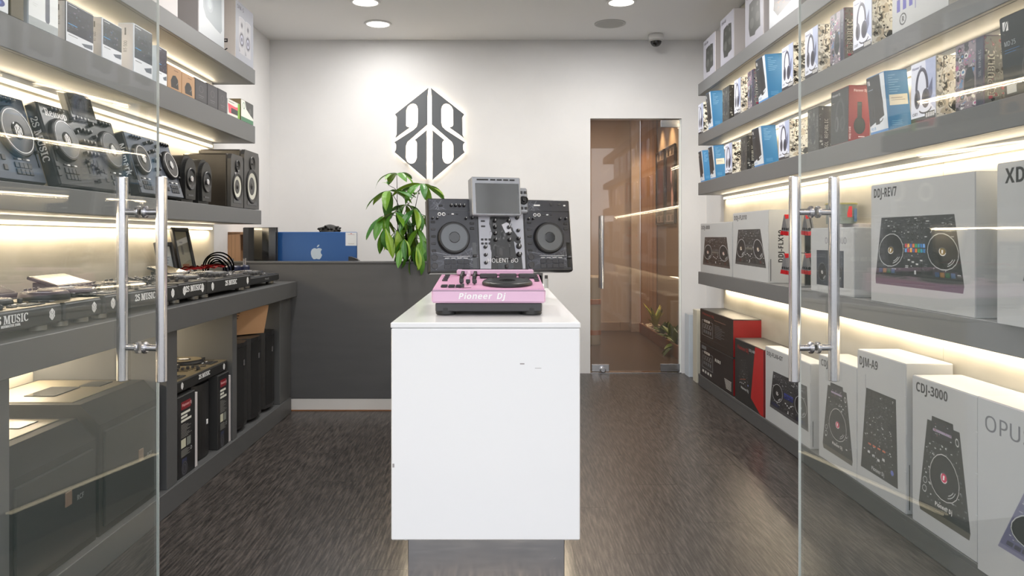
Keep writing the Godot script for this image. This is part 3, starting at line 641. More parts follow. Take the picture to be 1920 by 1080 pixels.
# ---------------------------------------------------------------- room shell
func room() -> void:
	# floor: a dark slab with wood-look planks let into it
	var fl := struct("floor", bxr(P(WL - 0.1, -0.12, 1.2), P(WR + 0.1, -0.0006, BACK + 0.1), 0.0), mat("floor_slab", Color(0.22, 0.2, 0.19), 0.6))
	for k in 3:
		var m := tmat("plank%d" % k, T["plank%d" % k], 0.3, 0.45)
		m.roughness = 0.34
	var pw := 0.18; var plen := 1.24
	for c in 20:
		var d0 := 1.4 - fposmod(c * 0.47, plen)
		var r := 0
		while d0 < BACK:
			var a := maxf(d0, 1.4); var b := minf(d0 + plen, BACK)
			if b - a > 0.03: plank(fl, WL + pw * c, pw, a, b, (c * 2 + r * 5) % 3, a - d0, plen)
			d0 += plen; r += 1
	struct("ceiling", bxr(P(WL - 0.1, CEIL, 1.2), P(WR + 0.1, CEIL + 0.12, BACK + 0.1), 0.0), mat("ceiling_paint", Color.WHITE))
	var wm: Material = M.white_wall
	struct("wall_left", bxr(P(WL - 0.1, -0.1, 1.2), P(WL, CEIL, BACK + 0.1), 0.0), wm)
	struct("wall_right", bxr(P(WR, -0.1, 1.2), P(WR + 0.1, CEIL, BACK + 0.1), 0.0), wm)
	var wb := MB.new()
	wb.box(P((WL + 0.742) / 2, CEIL / 2, BACK + 0.05), Vector3(0.742 - WL, CEIL, 0.1))
	wb.box(P((WR + 1.494) / 2, CEIL / 2, BACK + 0.05), Vector3(WR - 1.494, CEIL, 0.1))
	wb.box(P((0.742 + 1.494) / 2, (CEIL + 2.1) / 2, BACK + 0.05), Vector3(1.494 - 0.742, CEIL - 2.1, 0.1))
	struct("wall_back", wb.mesh(), wm)
	# shop front: lintel over the entrance and fixed glass at its sides
	struct("wall_front", bxr(P(WL - 0.1, 2.45, 1.25), P(WR + 0.1, CEIL, 1.4), 0.0), wm)
	struct("window_1", bxr(P(WL, 0.0, 1.38), P(-1.19, 2.45, 1.392), 0.0), M.glass)
	struct("window_2", bxr(P(1.06, 0.0, 1.38), P(WR, 2.45, 1.392), 0.0), M.glass)
	struct("pavement", bxr(Vector3(-12, -0.16, -1.2), Vector3(12, -0.02, 12), 0.0), mat("pavement", Color(0.55, 0.54, 0.52), 0.8))
	# back door in its opening
	var dr := struct("door_3", bxr(P(0.752, 0.012, 6.395), P(1.478, 2.09, 6.407), 0.0), M.door_glass)
	struct("hinge_patch", bxr(P(1.325, 2.03, 6.385), P(1.484, 2.092, 6.417), 0.003), M.brushed_steel, Vector3.ZERO, dr)
	struct("hinge_patch", bxr(P(1.325, 0.01, 6.385), P(1.484, 0.075, 6.417), 0.003), M.brushed_steel, Vector3.ZERO, dr)
	var lk := struct("lock_patch", bxr(P(0.755, 0.01, 6.385), P(0.9, 0.07, 6.417), 0.003), M.brushed_steel, Vector3.ZERO, dr)
	struct("lock_cylinder", lathe([Vector2(0, 0), Vector2(0.025, 0), Vector2(0.025, 0.02), Vector2(0.018, 0.028), Vector2(0, 0.028)], 16), M.steel, P(0.845, 0.03, 6.384), lk).rotation.x = PI / 2
	for s in [6.35, 6.45]:
		var h := struct("pull_handle", cyl(0.0165, 0.6, 20, 0.003), M.steel, P(0.836, 0.7, s), dr)
		for y in [0.09, 0.51]:
			struct("standoff", cyl(0.009, 0.05, 12), M.steel, Vector3(0, y, 0), h).rotation.x = PI / 2 * (-1 if s < 6.4 else 1)
	struct("trim_1", bxr(P(1.478, 0.0, 6.39), P(1.494, 2.1, 6.42), 0.001), M.glass_edge)
	struct("trim_2", bxr(P(0.742, 0.0, 6.37), P(1.494, 0.006, 6.47), 0.001), M.brushed_steel)
	# round ceiling lights, a plain ceiling speaker and a small dome camera
	var first: Node3D = null
	var spots := [[-0.93, 5.335, "nearer lit round downlight above the left half of the back wall", 1.0], [-0.93, 5.88, "small lit round downlight closest to the back wall, above the emblem", 0.35], [0.835, 5.335, "lit round downlight in front of the unlit round ceiling disc", 1.3],
		[-0.93, 4.2, "round ceiling downlight in the left row, third from the back wall", 1.0], [0.835, 4.2, "round ceiling downlight in the right row, second from the back wall", 1.0], [-0.93, 3.0, "round ceiling downlight in the left row, above the middle of the left counter", 1.0], [0.835, 3.0, "round ceiling downlight in the right row, above the middle of the white plinth", 1.0]]
	for s in spots:
		if first == null:
			first = thing("ceiling_light", s[2], "ceiling light", P(s[0], CEIL, s[1]), 0, "round ceiling downlights")
			part("lamp_ring", lathe([Vector2(0.08, 0.0), Vector2(0.1, 0.0), Vector2(0.105, -0.004), Vector2(0.1, -0.009), Vector2(0.088, -0.01), Vector2(0.08, 0.0)], 36), M.lamp_ring, first)
			part("lamp_diffuser", lathe([Vector2(0.0, -0.007), Vector2(0.089, -0.007), Vector2(0.089, -0.001), Vector2(0.0, -0.001)], 36), M.lamp_glow, first)
		else:
			copy_of(first, s[2], P(s[0], CEIL, s[1]))
		var l := AreaLight3D.new(); l.name = "downlight"; add_child(l, true)
		l.position = P(s[0], CEIL - 0.012, s[1]); l.rotation.x = -PI / 2; l.area_size = Vector2(0.15, 0.15)
		l.light_energy = DOWN_E * s[3]; l.light_color = Color(1, 0.985, 0.965); l.shadow_enabled = true
	var cs := thing("ceiling_speaker", "unlit flat round disc flush in the white ceiling, in front of the dome camera", "ceiling speaker", P(0.835, CEIL, 5.88))
	part("rim", lathe([Vector2(0.1, 0), Vector2(0.118, 0), Vector2(0.118, -0.005), Vector2(0.108, -0.008), Vector2(0.1, -0.004)], 36), mat("disc_white", Color(0.72, 0.72, 0.71), 0.6), cs)
	part("grille", lathe([Vector2(0, -0.004), Vector2(0.104, -0.004), Vector2(0.104, 0), Vector2(0, 0)], 36), mat("disc_grille", Color(0.66, 0.66, 0.65), 0.7), cs)
	var dc := thing("dome_camera", "small white dome security camera with a black eye under the ceiling", "camera", P(1.248, CEIL, 6.2))
	part("base", lathe([Vector2(0, -0.05), Vector2(0.05, -0.05), Vector2(0.062, -0.03), Vector2(0.062, -0.012), Vector2(0.056, 0), Vector2(0, 0)], 28), M.lamp_ring, dc)
	part("trim_ring", lathe([Vector2(0.045, -0.056), Vector2(0.056, -0.052), Vector2(0.056, -0.046), Vector2(0.045, -0.046)], 28), mat("disc_white", Color.WHITE), dc)
	part("dome", lathe([Vector2(0, -0.098), Vector2(0.018, -0.095), Vector2(0.032, -0.086), Vector2(0.041, -0.073), Vector2(0.045, -0.055), Vector2(0, -0.055)], 28), M.black_gloss, dc)
	# the backlit emblem on the back wall
	emblem_sign()

const DOWN_E := 1.62

func plank(fl: Node3D, x: float, w: float, d0: float, d1: float, k: int, off: float, plen: float) -> void:
	var key := "pk%.3f %.3f %.3f" % [d1 - d0, off, w]
	if not meshes.has(key):
		var g := MB.new()
		var l := d1 - d0; var c := 0.0003; var gap := 0.0001
		var v0 := off / plen; var v1 := (off + l) / plen
		var a := Vector3(gap + c, 0, -gap - c); var b := Vector3(w - gap - c, 0, -gap - c); var e := Vector3(w - gap - c, 0, -l + gap + c); var f := Vector3(gap + c, 0, -l + gap + c)
		g.quad(a, b, e, f, Vector2(0.02, v0), Vector2(0.98, v0), Vector2(0.98, v1), Vector2(0.02, v1))
		var s := [a, b, e, f]; var o := [Vector3(gap, -0.0008, -gap), Vector3(w - gap, -0.0008, -gap), Vector3(w - gap, -0.0008, -l + gap), Vector3(gap, -0.0008, -l + gap)]
		for i in 4:
			var j := (i + 1) % 4
			g.quad(o[i], o[j], s[j], s[i], Vector2(0.02, v0), Vector2(0.98, v0), Vector2(0.98, v0), Vector2(0.02, v0))
		meshes[key] = g.mesh()
	struct("plank", meshes[key], M["plank%d" % k], P(x, 0, d0), fl)

func emblem_half() -> PackedVector2Array:   # left figure of the emblem in its own units, y up
	var l := [[505, 122], [498, 200], [497, 458], [345, 590], [312, 618], [298, 655], [297, 762], [310, 800], [330, 815], [350, 820], [372, 814], [388, 798], [400, 765], [402, 632], [396, 614], [383, 600], [490, 512], [490, 966], [195, 714], [207, 690], [210, 655], [206, 636], [193, 622], [370, 508], (([400, 478])), [410, 438], [411, 320], [404, 290], [388, 270], [366, 263], [338, 270], [314, 292], [301, 326], [299, 462], [307, 476], [332, 487], [203, 580], [214, 548], [216, 392], [199, 364]]
	var out := PackedVector2Array()
	for p in l: out.append(Vector2(p[0] - 519.0, 544.0 - p[1]))
	return out

func emblem_mesh(scale: float, depth: float) -> ArrayMesh:
	var key := "em%.6f %.4f" % [scale, depth]
	if not meshes.has(key):
		var g := MB.new()
		var a := emblem_half()
		for i in a.size(): a[i] *= scale
		var b := PackedVector2Array()
		for p in a: b.append(Vector2(-p.x - 3.0 * scale, p.y))
		g.prism(a, 0, depth); g.prism(b, 0, depth)
		meshes[key] = g.mesh()
	return meshes[key]

func emblem_sign() -> void:
	var sc := 6.33 / 1450.0 / 4.91
	var at := P((805.7 - 938.0) / 1450.0 * 6.33, hh(140.0 + 544.0 / 4.91, 6.33), BACK)
	var s := thing("wall_sign", "dark grey backlit hexagonal emblem of two mirrored figures on the white back wall", "sign", at)
	for k in 2:
		var a := emblem_half()
		for i in a.size(): a[i] *= sc
		if k == 1:
			for i in a.size(): a[i].x = -a[i].x - 3.0 * sc
		var g := MB.new(); g.prism(a, 0.022, 0.04)
		var f := part("letter_face", g.mesh(), mat("sign_face", Color(0.31, 0.325, 0.345), 0.45), s)
		var inner := Geometry2D.offset_polygon(a, -0.006)
		var q := MB.new()
		for poly in inner: q.prism(poly, 0.008, 0.022)
		part("letter_light", q.mesh(), glow("sign_glow", Color(1.0, 0.92, 0.8), 9.0), f)
		for y in [-0.2, 0.2]:
			part("spacer", cyl(0.006, 0.01, 10), M.steel, f, Vector3((-0.03 if k == 0 else 0.03), y, 0), Vector3(PI / 2, 0, 0))
	# its light washes the wall behind it
	for y in [-0.24, 0.0, 0.24]:
		var l := OmniLight3D.new(); l.name = "sign_light"; add_child(l, true)
		l.position = at + Vector3(-0.0015, y, 0.012); l.light_color = Color(1, 0.88, 0.7); l.light_energy = 0.003; l.light_size = 0.005; l.omni_range = 8; l.omni_attenuation = 2; l.shadow_enabled = true

# ---------------------------------------------------------------- shelves and counters
func wall_shelf(label: String, xw0: float, xf: float, y0: float, y1: float, d0: float, d1: float, m: Material, led: int) -> void:
	var xw := xw0 - signf(xw0) * 0.013
	var s := thing("wall_shelf", label, "shelf", P((xw + xf) / 2, y0, (d0 + d1) / 2))
	var w := absf(xf - xw); var sg := signf(xf - xw)
	part("shelf_board", bx(Vector3(w - 0.02, y1 - y0, d1 - d0), 0.0015), m, s, Vector3(-sg * 0.01, (y1 - y0) / 2, 0))
	part("front_fascia", bx(Vector3(0.02, y1 - y0, d1 - d0), 0.002), m, s, Vector3(sg * (w / 2 - 0.01), (y1 - y0) / 2, 0))
	if led >= 0:
		var q = LED[led]
		led_strip(s, q[0], q[1], q[2], q[3], y0)

func led_strip(s: Node3D, x: float, y: float, d0: float, d1: float, y0: float) -> void:
	var c := part("led_channel", bx(Vector3(0.014, 0.028, d1 - d0), 0.001), M.lamp_ring, s, P(x + signf(x) * 0.004, y0 - 0.014, (d0 + d1) / 2) - s.position)
	part("led_diffuser", bx(Vector3(0.014, 0.016, d1 - d0 - 0.01), 0.002), M.led_glow, c, Vector3(-signf(x) * 0.004, -0.014, 0))

func shelving() -> void:
	var g: Material = M.shelf_grey
	wall_shelf("topmost grey shelf on the left wall, carrying white speaker cartons", WL, LX, 2.122, 2.217, 1.5, 5.08, g, 0)
	wall_shelf("second grey shelf on the left wall, carrying kraft and small dark boxes", WL, LX, 1.735, 1.848, 1.5, 5.08, g, 1)
	wall_shelf("grey shelf on the left wall carrying leaning controllers and black monitor speakers", WL, -1.56, 1.204, 1.295, 1.5, 5.05, g, 2)
	wall_shelf("topmost grey shelf on the right wall, carrying white cartons of round speakers", WR, RX, 2.191, 2.28, 1.5, 5.86, g, 4)
	wall_shelf("second grey shelf on the right wall, its headphone row starting with white beside blue", WR, RX, 1.815, 1.896, 1.5, 5.86, g, 5)
	wall_shelf("third grey shelf on the right wall, its row of headphone boxes holding the red one", WR, RX, 1.439, 1.532, 1.5, 5.86, g, 6)
	wall_shelf("lowest grey shelf on the right wall, carrying wide white controller cartons", WR, RX, 0.769, 0.861, 1.5, 5.86, g, 7)
	var b := thing("base_plinth", "low dark grey plinth along the right wall under the large cartons", "plinth", P((WR + RX) / 2, 0, 3.68))
	part("top_board", bx(Vector3(WR - RX, 0.02, 4.36), 0.002), M.counter_grey, b, Vector3(0, 0.08, 0))
	part("front_board", bx(Vector3(0.02, 0.068, 4.36), 0.002), M.counter_grey, b, Vector3(-(WR - RX) / 2 + 0.011, 0.036, 0))
	# pale panels behind the shelves
	for s in [[WL, 1.0, 1.5, 5.1], [WR, -1.0, 1.5, 5.84]]:
		var wp := thing("wall_panelling", "pale stone-look panelling behind the left shelves" if s[0] < 0 else "pale stone-look panelling behind the right shelves", "wall panelling", P(s[0], 0, s[2]))
		var n := 3
		for k in n:
			var l: float = (s[3] - s[2]) / n
			part("panel", bx(Vector3(0.012, CEIL - 0.01, l - 0.003), 0.001), M.back_panel, wp, Vector3(s[1] * 0.006, CEIL / 2, -l * (k + 0.5)))
	# counter along the left wall
	var c := thing("display_counter", "long dark grey display counter with open bays along the left wall", "counter", P(-1.6, 0, 3.2))
	var cg: Material = M.counter_grey
	part("worktop", bxr(P(WL + 0.014, 0.741, 1.5) - c.position, P(-1.307, 0.837, 4.97) - c.position, 0.002), cg, c)
	part("base", bxr(P(WL + 0.014, 0.0, 1.5) - c.position, P(-1.335, 0.098, 4.94) - c.position, 0.002), cg, c)
	for d in [[2.05, 2.12], [3.12, 3.22], [3.886, 3.95], [4.72, 4.965]]:
		part("divider", bxr(P(WL + 0.014, 0.098, d[0]) - c.position, P(-1.345, 0.741, d[1]) - c.position, 0.002), cg, c)
	led_strip(c, LED[3][0], LED[3][1], LED[3][2], LED[3][3], 0.741)

# ---------------------------------------------------------------- glass entrance leaves, opened inwards
func entrance() -> void:
	for sd in [[-1, Vector2(-1.165, 1.437), Vector2(-1.054, 2.38)], [1, Vector2(1.033, 1.437), Vector2(0.922, 2.38)]]:
		var h: Vector2 = sd[1]; var f: Vector2 = sd[2]
		var along := Vector3(f.x - h.x, 0, -(f.y - h.y)); var l := along.length()
		var o := Node3D.new(); o.name = "door_1" if sd[0] < 0 else "door_2"; add_child(o); o.set_meta("kind", "structure")
		o.position = P(h.x, 0, h.y); o.rotation.y = atan2(-along.z, along.x)   # local x runs from the hinge to the free edge
		struct("glass_pane", bxr(Vector3(0, 0.01, -0.004), Vector3(l, 2.42, 0.004), 0.0), M.glass, Vector3.ZERO, o)
		struct("polished_edge", bxr(Vector3(l, 0.01, -0.004), Vector3(l + 0.0012, 2.42, 0.004), 0.0), M.glass_edge, Vector3.ZERO, o)
		struct("bottom_rail", bxr(Vector3(0, 0.004, -0.014), Vector3(l, 0.035, 0.014), 0.002), M.brushed_steel, Vector3.ZERO, o)
		var hx := l - 0.085
		for s in [-1.0, 1.0]:
			var y0 := EYE + (446 - 711) / 1450.0 * 2.33; var y1 := EYE + (446 - 333) / 1450.0 * 2.33
			var bar := struct("pull_bar", lathe([Vector2(0, 0), Vector2(0.0135, 0), Vector2(0.016, 0.002), Vector2(0.016, y1 - y0 - 0.002), Vector2(0.0135, y1 - y0), Vector2(0, y1 - y0)], 28), M.steel, Vector3(hx, y0, s * 0.062), o)
			for py in [0.1, y1 - y0 - 0.105]:
				var so := struct("standoff", cyl(0.0095, 0.056, 16), M.steel, Vector3(0, py, -s * 0.056), bar)
				so.rotation.x = PI / 2 * s
				struct("collar", lathe([Vector2(0, 0), Vector2(0.016, 0), Vector2(0.018, 0.002), Vector2(0.018, 0.008), Vector2(0.013, 0.012), Vector2(0, 0.012)], 18), M.steel, Vector3(0, 0, 0), so)
	# hinge posts
	struct("trim_3", bxr(P(-1.2, 0, 1.37), P(-1.17, 2.45, 1.42), 0.002), M.brushed_steel)
	struct("trim_4", bxr(P(1.04, 0, 1.37), P(1.07, 2.45, 1.42), 0.002), M.brushed_steel)

# ---------------------------------------------------------------- white plinth in the middle
func plinth() -> void:
	var p := thing("display_plinth", "tall glossy white display plinth on a recessed steel base in the middle of the shop", "plinth", P(-0.046, 0, 3.46))
	var w := 0.598; var l := 2.06
	part("body", bx(Vector3(w - 0.004, 0.666, l - 0.004), 0.003), M.gloss_white, p, Vector3(0, 0.165 + 0.333, 0))
	part("top_slab", bx(Vector3(w, 0.018, l), 0.003), M.gloss_white, p, Vector3(0, 0.841, 0))
	part("steel_base", bx(Vector3(0.515, 0.163, l - 0.22), 0.002), M.brushed_steel, p, Vector3(0, 0.0825, 0))
	for s in [-1.0, 1.0]:
		part("led_strip", bx(Vector3(0.008, 0.006, l - 0.24), 0.001), M.led_glow, p, Vector3(s * 0.274, 0.147, 0))
		part("led_strip", bx(Vector3(0.5, 0.006, 0.008), 0.001), M.led_glow, p, Vector3(0, 0.15, s * (l / 2 - 0.095)))
		part("screw", cyl(0.007, 0.008, 10), M.white_print, p, Vector3(s * 0.255, 0.157, l / 2 - 0.03))
		var a := AreaLight3D.new(); a.name = "plinth_light"; add_child(a, true)
		a.area_size = Vector2(0.01, l - 0.3); a.light_color = WARM; a.light_energy = 0.22; a.shadow_enabled = true
		a.position = p.position + Vector3(s * 0.28, 0.142, 0); a.rotation.x = -PI / 2
	var f := AreaLight3D.new(); f.name = "plinth_light"; add_child(f, true)
	f.area_size = Vector2(0.48, 0.01); f.light_color = WARM; f.light_energy = 0.15; f.shadow_enabled = true
	f.position = p.position + Vector3(0, 0.15, l / 2 - 0.085); f.rotation.x = -PI / 2
	for q in [[0.115, 0.72, 0.014, 0.004], [0.165, 0.706, 0.02, 0.0015], [-0.29, 0.4, 0.006, 0.012]]: part("scuff_mark", bx(Vector3(q[2], q[3], 0.0006), 0.0), mat("scuff", Color(0.62, 0.6, 0.6), 0.8), p, Vector3(q[0], q[1], l / 2 - 0.0018))
	var peg := thing("small_post", "short white post standing on the plinth top behind the pink controller", "post", P(0.262 * 0.93, 0.85, 4.1))
	part("stem", cyl(0.012, 0.05, 16), M.white_card, peg); part("cap", cyl(0.009, 0.018, 12), M.charcoal, peg, Vector3(0, 0.05, 0))

# ---------------------------------------------------------------- reception desk and what is behind it
func desk() -> void:
	var k := thing("reception_desk", "long dark grey reception desk with white skirting in front of the back wall", "desk", P(-0.55, 0, 5.01))
	var o := k.position
	part("front_panel", bxr(P(-1.88, 0.078, 4.99) - o, P(0.275, 0.95, 5.02) - o, 0.002), M.desk_grey, k)
	part("top_cap", bxr(P(-1.88, 0.95, 4.985) - o, P(0.275, 0.964, 5.09) - o, 0.002), M.desk_grey, k)
	part("skirting", bxr(P(-1.88, 0.006, 4.992) - o, P(0.275, 0.078, 5.02) - o, 0.001), M.skirting_white, k)
	part("bottom_trim", bxr(P(-1.88, 0.0, 4.985) - o, P(0.275, 0.006, 5.02) - o, 0.0), mat("wood_trim", Color(0.5, 0.33, 0.2), 0.5), k)
	part("side_panel", bxr(P(0.245, 0.0, 5.02) - o, P(0.275, 0.95, 5.6) - o, 0.002), M.desk_grey, k)
	part("work_surface", bxr(P(-1.8, 0.69, 5.1) - o, P(0.245, 0.72, 5.6) - o, 0.002), M.counter_grey, k)
	# blue all-in-one computer seen from behind
	var D := 5.25
	var cpu := thing("desktop_computer", "blue desktop computer seen from behind on the reception desk, with a pale fruit emblem", "computer", P(-1.245, 0.72, D))
	part("display_housing", bx(Vector3(0.547, 0.40, 0.014), 0.004), mat("blue_metal", Color(0.13, 0.32, 0.56), 0.35, 0.25), cpu, Vector3(0, 0.236, 0))
	part("screen", bx(Vector3(0.53, 0.3, 0.002), 0.0), M.black_gloss, cpu, Vector3(0, 0.27, -0.0085))
	part("stand", bx(Vector3(0.13, 0.15, 0.006), 0.002), M.blue_metal, cpu, Vector3(0, 0.075, 0.03), Vector3(-0.35, 0, 0))
	part("foot", bx(Vector3(0.15, 0.006, 0.14), 0.002), M.blue_metal, cpu, Vector3(0, 0.003, 0.0))
	var ap := MB.new()
	var fruit := PackedVector2Array()
	for a in [[0, 36], [14, 42], [30, 40], [41, 31], [34, 22], [31, 10], [34, -2], [43, -10], [36, -28], [24, -44], [12, -44], [0, -40], [-12, -44], [-24, -44], [-38, -26], [-44, -4], [-44, 14], [-36, 32], [-20, 41], [-8, 40]]: fruit.append(Vector2(a[0], a[1]) * 0.00088)
	ap.prism(fruit, 0, 0.001)
	var leaf := PackedVector2Array()
	for a in [[2, 48], [4, 58], [12, 66], [20, 69], [20, 60], [12, 51]]: leaf.append(Vector2(a[0], a[1]) * 0.00088)
	ap.prism(leaf, 0, 0.001)
	part("emblem", ap.mesh(), mat("pale_metal", Color(0.68, 0.74, 0.8), 0.3, 0.2), cpu, Vector3(-0.0, 0.29, 0.007))
	part("paper_sticker", panel(0.076, 0.09, 0.0005), tmat("sticker", T.sticker), cpu, Vector3(0.234, 0.388, 0.007))
	# black glossy monitor, turned
	var mo := thing("monitor", "black glossy monitor turned sideways at the left end of the reception desk", "monitor", P(-1.62, 0.72, 5.22), -0.3)
	var mg := MB.new()
	var prof := PackedVector2Array()
	for q in [[-0.148, 0], [0.148, 0], [0.148, 0.012], [0.1, 0.03], [0.05, 0.042], [-0.02, 0.045], [-0.08, 0.036], [-0.148, 0.012]]: prof.append(Vector2(q[0] * 0.86, -q[1]))
	mg.prism(prof, 0.10, 0.465, Basis(Vector3.RIGHT, Vector3(0, 0, -1), Vector3.UP))
	part("rear_shell", mg.mesh(), M.black_gloss, mo)
	part("bezel", bx(Vector3(0.26, 0.37, 0.012), 0.002), M.black, mo, Vector3(0, 0.282, -0.006))
	part("neck", bx(Vector3(0.05, 0.14, 0.03), 0.004), M.black, mo, Vector3(0, 0.07, 0.01)); part("foot", cyl(0.09, 0.012, 24, 0.004), M.black, mo)
	# white card terminal and little dark block
	var ro := thing("network_router", "low cream router with a row of dark dots, right of the blue computer", "router", P(-0.83, 0.72, 5.2))
	part("casing", bx(Vector3(0.2, 0.24, 0.05), 0.006), mat("cream", Color(0.78, 0.76, 0.66), 0.5), ro, Vector3(0, 0.12, 0))
	for i in 4: part("port", bx(Vector3(0.009, 0.01, 0.003), 0.0005), M.black, ro, Vector3(-0.01 + 0.016 * i, 0.213, 0.025))
	for i in 2: part("button", cyl(0.007, 0.003, 12), mat("gold", Color(0.6, 0.55, 0.35), 0.4), ro, Vector3(-0.055 + 0.125 * i, 0.213, 0.024), Vector3(PI / 2, 0, 0))
	var sb := thing("card_reader", "small dark wedge of a card reader beside the blue computer", "card reader", P(-0.985, 0.72, 5.16))
	var wg := MB.new(); wg.prism(PackedVector2Array([Vector2(-0.03, 0), Vector2(0.045, 0), Vector2(0.045, 0.245), Vector2(-0.022, 0.272)]), -0.03, 0.03); part("body", wg.mesh(), M.black, sb)
	part("keypad", bx(Vector3(0.05, 0.003, 0.05), 0.001), M.charcoal, sb, Vector3(0.012, 0.262, 0), Vector3(0, 0, -0.38))
	# oak cabinet against the left wall behind the desk
	var oc := thing("oak_cabinet", "light oak cabinet against the left wall behind the desk", "cabinet", P(-1.8, 0, 5.69))
	tmat("oak_wood", T.oak, 0.5); M.oak_wood.texture_repeat = true; M.oak_wood.uv1_triplanar = true
	part("side_panel", bx(Vector3(0.085, 1.157, 0.02), 0.002), M.oak_wood, oc, Vector3(-0.0575, 0.5785, 0.29)); part("side_panel", bx(Vector3(0.2, 1.157, 0.02), 0.002), M.oak_wood, oc, Vector3(0, 0.5785, -0.29))
	part("back_panel", bx(Vector3(0.012, 1.14, 0.56), 0.001), M.oak_wood, oc, Vector3(-0.09, 0.57, 0)); part("top", bx(Vector3(0.2, 0.02, 0.6), 0.002), M.oak_wood, oc, Vector3(0, 1.147, 0))
	for i in 3: part("shelf", bx(Vector3(0.18, 0.018, 0.56), 0.001), M.oak_wood, oc, Vector3(0, 0.05 + 0.35 * i, 0))
	part("door", bx(Vector3(0.018, 1.1, 0.28), 0.002), M.oak_wood, oc, Vector3(0.1, 0.57, -0.14))
	seated_person()
	money_tree()

# ---------------------------------------------------------------- cartons
func carton(n: String, label: String, cat: String, group: String, plane: float, d0: float, d1: float, y0: float, h: float, dep: float, front: String, side: String, card: String, lean := 0.0) -> Node3D:
	var sd := signf(plane); var l := d1 - d0
	var o := thing(n, label, cat, P(plane + sd * dep / 2, y0 + dep / 2 * absf(sin(lean)), (d0 + d1) / 2), 0.0, group)
	o.rotation.z = lean
	part("body", bx(Vector3(dep, h, l), 0.0025), M[card], o, Vector3(0, h / 2, 0))
	if front != "": part("printed_front", panel(l - 0.004, h - 0.004), tmat("print_" + front, T[front], 0.36, 0.45), o, Vector3(-sd * dep / 2, h / 2, 0), Vector3(0, -sd * PI / 2, 0))
	if side != "": part("printed_side", panel(dep - 0.004, h - 0.004), tmat("print_" + side, T[side], 0.4, 0.45), o, Vector3(0, h / 2, l / 2))
	part("lid_flap", bx(Vector3(dep - 0.003, 0.0016, l - 0.003), 0.0006), M[card], o, Vector3(0, h + 0.0006, 0))
	return o

func big_tabs(o: Node3D, dep: float, h: float, l: float, sd: float) -> void:   # tuck-in tabs down the near edge of a large carton
	for k in 3: part("tuck_tab", bx(Vector3(0.003, 0.04, 0.012), 0.001), M.white_card, o, Vector3(-sd * (dep / 2 + 0.0008), h * (0.25 + 0.25 * k), l / 2 - 0.004))
	part("edge_gap", bx(Vector3(0.003, h * 0.3, 0.002), 0.0), M.charcoal, o, Vector3(-sd * (dep / 2 - 0.012), h * 0.18, l / 2 + 0.0006))

